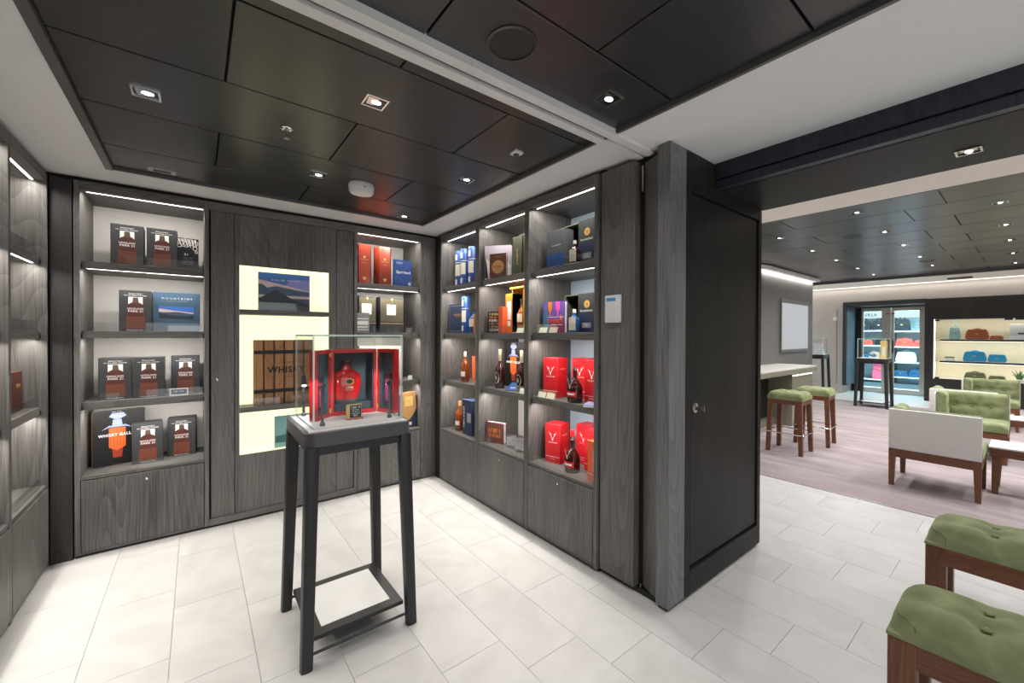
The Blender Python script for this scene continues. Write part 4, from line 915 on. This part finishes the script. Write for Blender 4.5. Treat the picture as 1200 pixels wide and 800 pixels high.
# shopfront: dark frame, jamb, glass doors
fr = struct(MB().box(12.07,12.9,2.72,2.785,0.185,2.10).box(12.08,12.9,1.40,2.785,2.045,2.14).box(12.84,12.92,2.6,2.73,0,2.05,1).box(12.1,12.86,2.785,2.85,0,.185,2).build('trim_4', [M['charcoal'],M['black'],M['stone_beige']]))
MB().box(12.12,12.84,2.712,2.722,.19,2.04).build('jamb_lining', M['jamb_blue'], fr)  # thin slab whose blue colour stands for the reflection on the jamb
struct(MB().box(12.86,12.94,1.38,2.78,2.02,2.5).box(12.86,12.94,2.62,4.2,0,2.5).build('wall_shopfront', M['black']))
def glassdoor(label_n, y0, y1, hx, ra, rb):
    d = struct(MB().box(12.86,12.9,y0,y0+ra,.0,2.02).box(12.86,12.9,y1-rb,y1,.0,2.02).box(12.86,12.9,y0+ra,y1-rb,1.94,2.02).box(12.86,12.9,y0+ra,y1-rb,.0,.11).build(label_n, M['door_steel']))
    MB().box(12.876,12.884,y0+ra,y1-rb,.11,1.94).build('pane', M['door_glass'], d)
    MB().box(12.84,12.858,hx-.012,hx+.012,.95,1.25).build('door_handle', M['black_metal'], d)
    MB().box(12.852,12.86,hx-.03,hx+.03,1.86,1.885).build('door_sign', M['red'], d)
    return d
glassdoor('door_2', 2.07, 2.60, 2.12, .16, .04); glassdoor('door_3', 1.50, 2.065, 2.03, .09, .055)
MB().box(12.858,12.862,1.50,2.6,.14,.15).build('threshold', M['brushed_steel'], fr)
# dark display wall with lit niche
dw = struct(MB().box(12.08,12.5,1.285,1.405,.02,2.13).box(12.08,12.5,-4.0,1.285,1.70,2.13).box(12.08,12.5,-4.0,1.285,.02,.478).box(12.48,12.55,-4.0,1.285,.478,1.7).box(12.1,12.9,1.385,1.42,0,2.13).build('wall_display', M['corner_oak']))
MB().box(12.46,12.475,-4.0,1.28,.48,1.7).build('niche_back', M['niche_back'], dw); MB().box(12.1,12.46,1.27,1.284,.48,1.7).build('niche_side', M['niche_back'], dw)
MB().box(12.1,12.46,-4.0,1.27,.479,.484).build('niche_base', M['shelf_white'], dw)
for z in (1.285,.845):
    s_ = MB().box(12.13,12.46,-4.0,1.20,z-.035,z).build('niche_shelf', M['black_metal'], dw); MB().box(12.14,12.46,-4.0,1.195,z,z+.004).build('shelf_top', M['shelf_white'], s_)
    MB().box(12.15,12.16,-4.0,1.2,z-.042,z-.036).build('led_strip', M['cove'], s_)
for z in (1.698,1.245,.805):
    l = area('strip_light', (12.2,-.5,z), .02, 3.5, 8, (1,.93,.78), (0,R(-20),0))
MB().box(12.09,12.105,1.262,1.282,.478,1.70).build('niche_edge', M['cove'], dw)
for z in (.48,1.66): MB().box(12.075,12.09,1.20,1.27,z,z+.03).build('clamp', M['black_metal'], dw)
MB().box(12.082,12.088,.27,1.27,.49,1.69).build('pane', M['clear_glass'], dw); MB().box(12.07,12.5,-4.1,-4.0,.02,2.13).box(12.07,12.5,-6.0,-4.1,0,2.13).build('end_panel', M['dark_oak'], dw); MB().box(12.082,12.088,-1.0,.26,.49,1.69).build('pane', M['clear_glass'], dw)
for y in (.17,.30): MB().box(12.07,12.09,y-.05,y+.05,1.66,1.70).build('clamp', M['navy'], dw)

# bags in the lit niche and the shop behind the doors
def handbag(name, label, loc, w, h, d, mat, rz=-90, handle=.0, round_=0, cat='handbag', group=None):
    t = thing(name, label, cat, loc, rz, group)
    pts = [(-w*.5,0),(w*.5,0),(w*.53,h*.25),(w*.46,h*.8),(w*.4,h),(-w*.4,h),(-w*.46,h*.8),(-w*.53,h*.25)]
    if round_: pts = [(-w*.46,0),(w*.46,0),(w*.5,h*.3),(w*.38,h*.75),(w*.18,h*.97),(-w*.18,h*.97),(-w*.38,h*.75),(-w*.5,h*.3)]
    MB().prism(pts,-d/2,d/2,mt=Matrix.Rotation(R(90),4,'X')).build('body', M[mat], t, bevel=min(.02,d*.2), seg=2)
    MB().prism([(-w*.4,h*.98),(w*.4,h*.98),(w*.44,h*.6),(w*.05,h*.5),(-w*.05,h*.5),(-w*.44,h*.6)],d/2,d/2+.008,mt=Matrix.Rotation(R(90),4,'X')).build('flap', M[mat], t, bevel=.003, seg=1)
    if handle:
        hp = [(-w*.22+w*.44*k/8, 0, h*.95+handle*math.sin(math.pi*k/8)) for k in range(9)]
        MB().tube(hp,.011,6).build('handle', M[mat], t, smooth=True)
    MB().box(-.02,.02,-d/2-.014,-d/2-.008,h*.5,h*.58).build('clasp', M['gold'], t)
    return t
zs1, zs2, zs3 = 1.29, .85, .485
handbag('dog_shaped_bag', 'mint green animal-shaped bag on the top shelf of the lit niche', (12.27,1.0,zs1), .17,.24,.1,'bag_mint',handle=.11,round_=1)
handbag('handbag', 'tan leather handbag on the top shelf of the lit niche', (12.27,.70,zs1), .3,.2,.12,'bag_tan',handle=.02)
handbag('wallet', 'small tan wallet beside the tan handbag in the lit niche', (12.25,.45,zs1), .17,.075,.06,'bag_tan',cat='wallet')
handbag('handbag', 'bright blue handbag on the middle shelf of the lit niche, larger of two', (12.27,.73,zs2), .30,.2,.12,'bag_blue',handle=.02)
handbag('handbag', 'bright blue small handbag on the middle shelf of the lit niche', (12.27,.44,zs2), .23,.15,.1,'bag_blue',handle=.0)
handbag('handbag', 'olive green handbag on the bottom of the lit niche, larger of two', (12.25,.72,zs3), .28,.15,.12,'bag_olive',handle=.02)
handbag('handbag', 'olive green small bag on the bottom of the lit niche', (12.25,.44,zs3), .22,.1,.1,'bag_olive',handle=.0)
handbag('dog_shaped_bag', 'pale mint animal-shaped bag on the middle shelf of the lit niche, right', (12.27,.02,zs2), .19,.25,.1,'bag_mint',handle=.11,round_=1)
t = thing('handbag', 'pale lilac bag with dark clasp on the top shelf behind the glass clips', 'handbag', (12.27,.14,zs1), -90); MB().box(-.15,.15,-.05,.05,0,.3).build('body', M['bag_white'], t, bevel=.015); MB().box(-.05,.05,-.07,-.05,.1,.125).build('clasp', M['navy'], t)
t = thing('succulent_pot', 'small succulent in a white pot on the middle niche shelf', 'plant', (12.26,1.07,zs2)); MB().box(-.04,.04,-.07,.07,0,.055).build('pot', M['shelf_white'], t, bevel=.006)
o = MB()
for k in range(10): o.lathe([(.001,.05),(.018,.06),(.015,.075),(.002,.082)],6,(random.uniform(-.03,.03),-.055+.012*k))
o.build('leaves', M['leaf'], t, smooth=True)
t = thing('potted_plant', 'spiky green plant in a white bowl at the bottom of the lit niche', 'plant', (12.25,.17,zs3)); MB().lathe([(.05,0),(.07,.02),(.075,.05),(.07,.052)],18).build('pot', M['shelf_white'], t, smooth=True)
for k in range(18):
    a = 2.4*k; l_ = .1+.012*(k%7); sp = .03+.1*((k*7)%10)/10
    MB().tube([(.02*math.cos(a),.02*math.sin(a),.045),(.5*sp*math.cos(a),.5*sp*math.sin(a),.045+.7*l_),(sp*math.cos(a),sp*math.sin(a),.045+l_*1.1)],.013,5,0,.002).build('leaf', M['leaf'], t, smooth=True)
# shop beyond the glass doors
struct(MB().box(15.2,15.3,.0,4.2,0,2.6).box(12.94,15.2,1.2,1.25,0,2.6).build('wall_shop', M['shop_wall'])); struct(MB().box(12.9,15.3,1.0,4.2,2.45,2.5).build('ceiling_shop', M['white_paint']))
area('shop_ceiling_light', (13.7,2.3,2.44), 1.2, 1.8, 260, (.72,.93,1))
def shopunit(label, y0, y1, x, sign, zs):
    t = thing('shop_shelves', label, 'shelving', (x,(y0+y1)/2,0), -90); w = (y1-y0)/2
    MB().box(-w,-w+.03,0,.4,0,2.1).box(w-.03,w,0,.4,0,2.1).build('side_panel', M['grey_metal'], t); MB().box(-w,w,.38,.4,.1,2.1).build('back_panel', M['shop_wall'], t)
    MB().box(-w,w,-.01,.4,1.83,2.0).build('sign_board', M['sign_glow'], t)
    if sign: letter(sign, .31,.08, -.03,1.915,-.012, M['black'], t, spacing=1.3, bold=.02)
    for z in zs:
        s_ = MB().box(-w+.03,w-.03,.0,.38,z-.025,z).build('shelf', M['shelf_white'], t)
    MB().box(-w,w,0,.4,.0,.12).build('plinth', M['jamb_blue'], t)
    return t
shopunit('shop shelves with a lit brand sign behind the left glass door', 2.30,3.1,14.3,'FURLA',(1.5,1.1,.65,.2)); shopunit('shop shelves with a lit sign behind the right glass door', 1.42,2.27,14.3,None,(1.48,1.08,.68,.3))
XS = 14.42
for lab, y, z, w_, h_, m_, hd in (('black handbag pair under the left shop sign, left one',2.85,1.5,.26,.26,'bag_black',.1),('black handbag under the left shop sign, right one',2.55,1.5,.26,.26,'bag_black',.1),('row of dark wallets on the left shop shelves, left',2.8,1.1,.26,.14,'bag_red',0),('dark small bag on the left shop shelves',2.5,1.1,.24,.16,'bag_black',0),('dark bag low on the left shop shelves',2.82,.65,.26,.2,'bag_navy',.05),
    ('pink gathered bag low behind the left glass door',2.5,.2,.36,.48,'bag_pink',0),('black round handbag on the top right shop shelf',2.1,1.48,.3,.3,'bag_black',.09),('red handbag on the second right shop shelf',2.05,1.08,.34,.2,'bag_red',.05),('small red bag beside the red handbag, right shop shelves',1.75,1.08,.26,.16,'bag_red',.03),('white satchel on the third right shop shelf',2.02,.68,.38,.26,'bag_white',.06),('orange-red bag low on the right shop shelves',1.62,.68,.22,.2,'bag_red',.06),('navy bag stack at the bottom of the right shop shelves',1.75,.3,.42,.2,'bag_navy',.1),('dark teal bag at the bottom of the right shop shelves',2.12,.3,.28,.16,'bag_navy',0)):
    handbag('handbag', lab, (XS,y,z), w_,h_,.14,m_,handle=hd,round_=1 if 'pink' in lab else 0)
# far pedestals with cases
pedestal('black display pedestal in the lounge in front of the glass doors', (10.25,1.885,0), 0, .93, 'black_metal'); case('glass case on the lounge pedestal in front of the doors', (10.25,1.885,.93), 0, .40,.41,.36)
t = thing('watch_stand', 'white curved display stand inside the lounge glass case', 'stand', (10.25,1.87,.93), -90)
MB().prism([(-.08,0),(.08,0),(.08,.06),(.05,.12),(-.03,.13),(-.08,.08),(-.04,.07),(.0,.09),(.03,.06),(.02,.02),(-.05,.02),(-.08,.04)],-.04,.04,mt=Matrix.Rotation(R(90),4,'X')).build('stand', M['bag_white'], t)
t = thing('gift_box', 'tall yellow box at the right of the lounge glass case', 'box', (10.22,1.735,.93), -90); MB().box(-.045,.045,-.05,.05,0,.33).build('box', M['gold_flat'], t, bevel=.002, seg=1); MB().box(-.02,.02,-.053,-.05,.05,.22).build('label', M['cream'], t)
pedestal('black display pedestal half hidden behind the grey bar wall', (11.3,3.12,0), 0, .93, 'black_metal'); case('glass case on the pedestal half hidden behind the grey bar wall', (11.3,3.12,.93), 0, .40,.41,.36)
t = thing('gift_box', 'white box inside the half hidden glass case', 'box', (11.3,3.05,.93), -90); MB().box(-.08,.08,-.05,.05,0,.25).build('box', M['bag_white'], t, bevel=.003, seg=1)

# grey bar wall with crown light and screen
def podpts(e=0):
    r = .55+e; pts = []
    for k in range(11):
        a = R(180+90*k/10); pts.append((7.25+r*math.cos(a)+.0, 3.25+r*math.sin(a)))
    return pts+[(9.64+e,2.70-e),(9.64+e,4.2),(6.7-e,4.2)]
wp = struct(MB().prism(podpts(0),0,ZL-.02).build('wall_bar', M['pod_grey'], smooth=True))
MB().prism(podpts(.10),ZL-.055,ZL-.002).build('crown', M['white_paint'], wp, smooth=True)
MB().prism(podpts(.014),ZL-.060,ZL-.0555).build('led_strip', M['cove'], wp)
l = area('crown_light', (8.4,2.66,ZL-.07), 2.5, .03, 8, WARM, (R(25),0,0))
t = thing('wall_screen', 'large lit screen in a dark frame on the grey bar wall', 'screen', (8.62,2.70,1.06))
MB().box(-.68,.68,-.03,0,0,.93).build('frame', M['trim_grey'], t); MB().rect(-.65,.65,.05,.86,-.0305).build('display', M['screen_glow'], t)
# counter
t = thing('bar_counter', 'pale stone bar counter with bronze edge in front of the grey bar wall', 'counter', (6.2,2.4,0))
MB().box(-2.0,1.7,-.25,.3,.79,.875).build('worktop', M['counter_stone'], t, bevel=.004, seg=1)
MB().box(-2.0,1.695,-.253,-.25,.79,.855).build('edge', M['bronze'], t); MB().box(1.7,1.703,-.25,.3,.79,.875).build('end_edge', M['bronze'], t)
MB().box(.78,1.65,-.2,.28,.0,.74).box(.8,1.64,-.19,.27,.74,.79).build('end_block', M['bronze'], t); MB().box(.8,1.65,-.205,-.195,.745,.76).build('led_strip', M['cove'], t)
MB().box(-2.0,.05,.05,.1,.06,.79).build('front_panel', M['mauve_panel'], t); MB().box(.05,.78,.12,.2,.0,.79).build('recess', M['black'], t); MB().box(-2,.78,.03,.12,0,.1).build('plinth', M['bronze'], t)

# ------------------------------------------------------------------ soft seating
def pad(x0,x1,y0,y1,z0,z1,buttons=(),r=.05,n=26,crown=.015,axis='z'):
    """upholstered block: rounded top that dips at the buttons; local top towards +z"""
    v = []; f = []; W, D = x1-x0, y1-y0; nx = max(8,int(n*W/max(W,D))); ny = max(8,int(n*D/max(W,D)))
    def edge(q, L): return q
    ed = [0,.006,.015,.03,.05,.08,.12]; us = ed+[.12+.76*k/nx for k in range(1,nx)]+[1-q for q in reversed(ed)]
    vs_ = ed+[.12+.76*k/ny for k in range(1,ny)]+[1-q for q in reversed(ed)]
    for b in vs_:
        for a in us:
            x, y = x0+W*a, y0+D*b
            ex = max(0, r-min(x-x0, x1-x)); ey = max(0, r-min(y-y0, y1-y)); e = min(r, math.hypot(ex,ey))
            z = z1-(r-math.sqrt(max(0,r*r-e*e)))+crown*math.sin(math.pi*a)*math.sin(math.pi*b)
            for bx, by in buttons:
                d = math.hypot(x-bx,y-by); z -= .022*math.exp(-(d/.035)**2)
                dl = abs(y-by); z -= .006*math.exp(-(dl/.02)**2)*math.exp(-(abs(x-bx)/.12)**2)
            v.append((x,y,z))
    nu, nv = len(us), len(vs_)
    for j in range(nv-1):
        for i in range(nu-1): f.append((j*nu+i,j*nu+i+1,(j+1)*nu+i+1,(j+1)*nu+i))
    ring = [i for i in range(nu)]+[j*nu+nu-1 for j in range(1,nv)]+[(nv-1)*nu+i for i in range(nu-2,-1,-1)]+[j*nu for j in range(nv-2,0,-1)]
    b0 = len(v)
    for i in ring: v.append((v[i][0],v[i][1],z0))
    L = len(ring)
    for k in range(L): f.append((ring[k],b0+k,b0+(k+1)%L,ring[(k+1)%L]))
    f.append(tuple(b0+k for k in range(L)))
    return v, f
def buttons(parent, pts, mt=None, r=.011):
    for p in pts:
        b = MB().lathe([(r,0),(r,.003),(r*.6,.007),(.001,.008)],12,mt=(mt or Matrix.Identity(4)) @ Matrix.Translation(p)); b.build('button', M['green_velvet'], parent, smooth=True)
def armchair(label, loc, rz, arm):
    """back at local x=0 facing +x, width along y, arm = +1 / -1 side"""
    t = thing('tub_armchair', label, 'armchair', loc, rz, 'green and white tub armchairs'); hw = .28; dp = .56; z0, z1 = .335, .695
    # white shell with rounded corners
    MB().box(0,.034,-hw,hw,z0,z1).build('back_shell', M['leather_white'], t, bevel=.01, seg=3)
    MB().box(.0345,.40,arm*hw-(.022 if arm > 0 else 0),arm*hw+(0 if arm > 0 else .022),z0,z1-.005).build('arm_shell', M['leather_white'], t, bevel=.01, seg=3)
    # back cushion, top rolled over the shell
    v, f = pad(-hw+.005,hw-.005,0,.37,0,.075,[(-.14,.22),(0,.22),(.14,.22)],.045)
    mt = Matrix(((0,0,1,.0345),(1,0,0,0),(0,1,0,z0-.005),(0,0,0,1)))
    c = MB().add([mt @ Vector(p) for p in v], f).build('back_cushion', M['green_velvet'], t, smooth=True)
    buttons(c, [(-.14,.22,.068),(0,.22,.07),(.14,.22,.068)], mt)
    v, f = pad(.09,.40,0,.375,0,.075,[(.24,.22)],.045)
    mt = Matrix(((1,0,0,0),(0,0,-arm,arm*(hw-.0225)),(0,1,0,z0-.005),(0,0,0,1)))
    MB().add([mt @ Vector(p) for p in v], f).build('arm_cushion', M['green_velvet'], t, smooth=True)
    v, f = pad(.1,dp,-hw+(.08 if arm < 0 else .0),hw-(.08 if arm > 0 else .0),z0,.425,[(.25,-.0),(.42,0.0)],.04)
    MB().add(v, f).build('seat_cushion', M['green_velvet'], t, smooth=True)
    MB().box(.0,dp-.01,-hw+.003,-hw+.025,.262,z0).box(0,dp-.01,hw-.025,hw-.003,.262,z0).box(0.003,.025,-hw+.025,hw-.025,.262,z0).box(dp-.032,dp-.01,-hw+.025,hw-.025,.262,z0).build('frame', M['walnut_y'], t)
    for x, dx in ((.025,-.01),(dp-.032,.01)):
        for y in (-hw+.026,hw-.026): MB().taper((x,y,.33),(x+dx,y+(.006 if y > 0 else -.006),0),.0245,.016).build('leg', M['walnut'], t)
    return t
armchair('tub armchair with white back turned to the shop, nearest the opening', (4.972,.53,0), 0, 1)
armchair('tub armchair facing the shop with green tufted back, in the middle of the lounge', (7.2,.44,0), 180, -1)
armchair('tub armchair back to back behind the middle one, only its white top showing', (7.29,.53,0), 0, 1)
armchair('tub armchair facing the shop, farthest, beside the lit niche', (9.62,.40,0), 180, -1)
armchair('tub armchair beyond the right picture edge, nearest the opening', (4.972,-1.05,0), 0, -1)
def coffee(label, x, y0, y1):
    t = thing('coffee_table', label, 'table', (x,(y0+y1)/2,0)); h = (y1-y0)/2
    MB().box(-.185,.185,-h,h,.395,.41).build('tabletop', M['shelf_white'], t, bevel=.002, seg=1); MB().box(-.18,.18,-h+.005,h-.005,.325,.395).build('apron', M['walnut_y'], t)
    for sx in (-1,1):
        for sy in (-1,1): MB().taper((sx*.145,sy*(h-.045),.335),(sx*.155,sy*(h-.035),0),.028,.018).build('leg', M['walnut'], t)
coffee('walnut coffee table with white top beside the nearest armchair', 5.56,-.6,.235); coffee('walnut coffee table with white top beside the middle pair of armchairs', 7.5,-.6,.235)
def bench(label, x, y1, L=1.1):
    t = thing('tufted_bench', label, 'bench', (x,y1-L/2,0), 0); h = L/2; d = .17
    bt = [(sx_*.062,h-.215-.2*k) for k in range(int((L-.3)/.2)+1) for sx_ in (-1,1)]
    v, f = pad(-d,d,-h,h,.352,.448,bt,.085,44,.012)
    c = MB().add(v, f).build('cushion', M['green_velvet'], t, smooth=True)
    buttons(c, [(a,b,.436) for a,b in bt], r=.013)
    e = []
    for u, q in ((.02,.075),(.022,.06),(.028,.045),(.04,.033),(.052,.024),(.064,.014),(.072,.006),(.075,.0005)):
        w_ = min(.085, math.hypot(.085-q, max(0,.085-u))); e.append((-d+q, h-u, .448-(.085-math.sqrt(max(0,.085**2-w_*w_)))+.0015))
    MB().tube(e,.003,6).build('piping', M['green_velvet'], c, smooth=True)
    MB().box(-d+.004,-d+.026,-h+.06,h-.06,.27,.352).box(d-.026,d-.004,-h+.06,h-.06,.27,.352).box(-d+.06,d-.06,h-.026,h-.004,.27,.352).box(-d+.06,d-.06,-h+.004,-h+.026,.27,.352).build('frame', M['walnut_y'], t)
    for sx in (-1,1):
        for sy in (-1,1): MB().box(sx*(d-.033)-.03,sx*(d-.033)+.03,sy*(h-.038)-.035,sy*(h-.038)+.035,0,.352).build('leg', M['walnut'], t, bevel=.003, seg=1)
    return t
bench('green tufted walnut bench nearest the camera at the lower right corner', 2.00,.30); bench('green tufted walnut bench behind the nearest one', 2.945,.32)
def stool(label, x, y, rz):
    t = thing('bar_stool', label, 'stool', (x,y,0), rz, 'green cushioned bar stools'); d = .17
    v, f = pad(-d-.005,d+.005,-d-.005,d+.005,.615,.70,[(-.06,-.06),(.06,.06),(.06,-.06),(-.06,.06)],.045,22)
    MB().add(v, f).build('cushion', M['green_velvet'], t, smooth=True)
    MB().box(-d,d,-d,-d+.02,.565,.62).box(-d,d,d-.02,d,.565,.62).box(-d,-d+.02,-d+.02,d-.02,.565,.62).box(d-.02,d,-d+.02,d-.02,.565,.62).build('frame', M['walnut'], t)
    for sx in (-1,1):
        for sy in (-1,1): MB().taper((sx*(d-.024),sy*(d-.024),.615),(sx*(d-.004),sy*(d-.004),0),.024,.019).build('leg', M['walnut'], t)
    q = d-.003
    MB().tube([(-q,-q-.02,.235),(q,-q-.02,.235),(q+.02,-q,.235),(q+.02,q,.235),(q,q+.02,.235),(-q,q+.02,.235),(-q-.02,q,.235),(-q-.02,-q,.235),(-q,-q-.02,.235)],.007,8).build('footrest', M['chrome'], t, smooth=True)
stool('walnut bar stool with green cushion, nearer the shop', 5.49,1.755,0); stool('walnut bar stool with green cushion, second along the counter', 6.15,1.69,4)
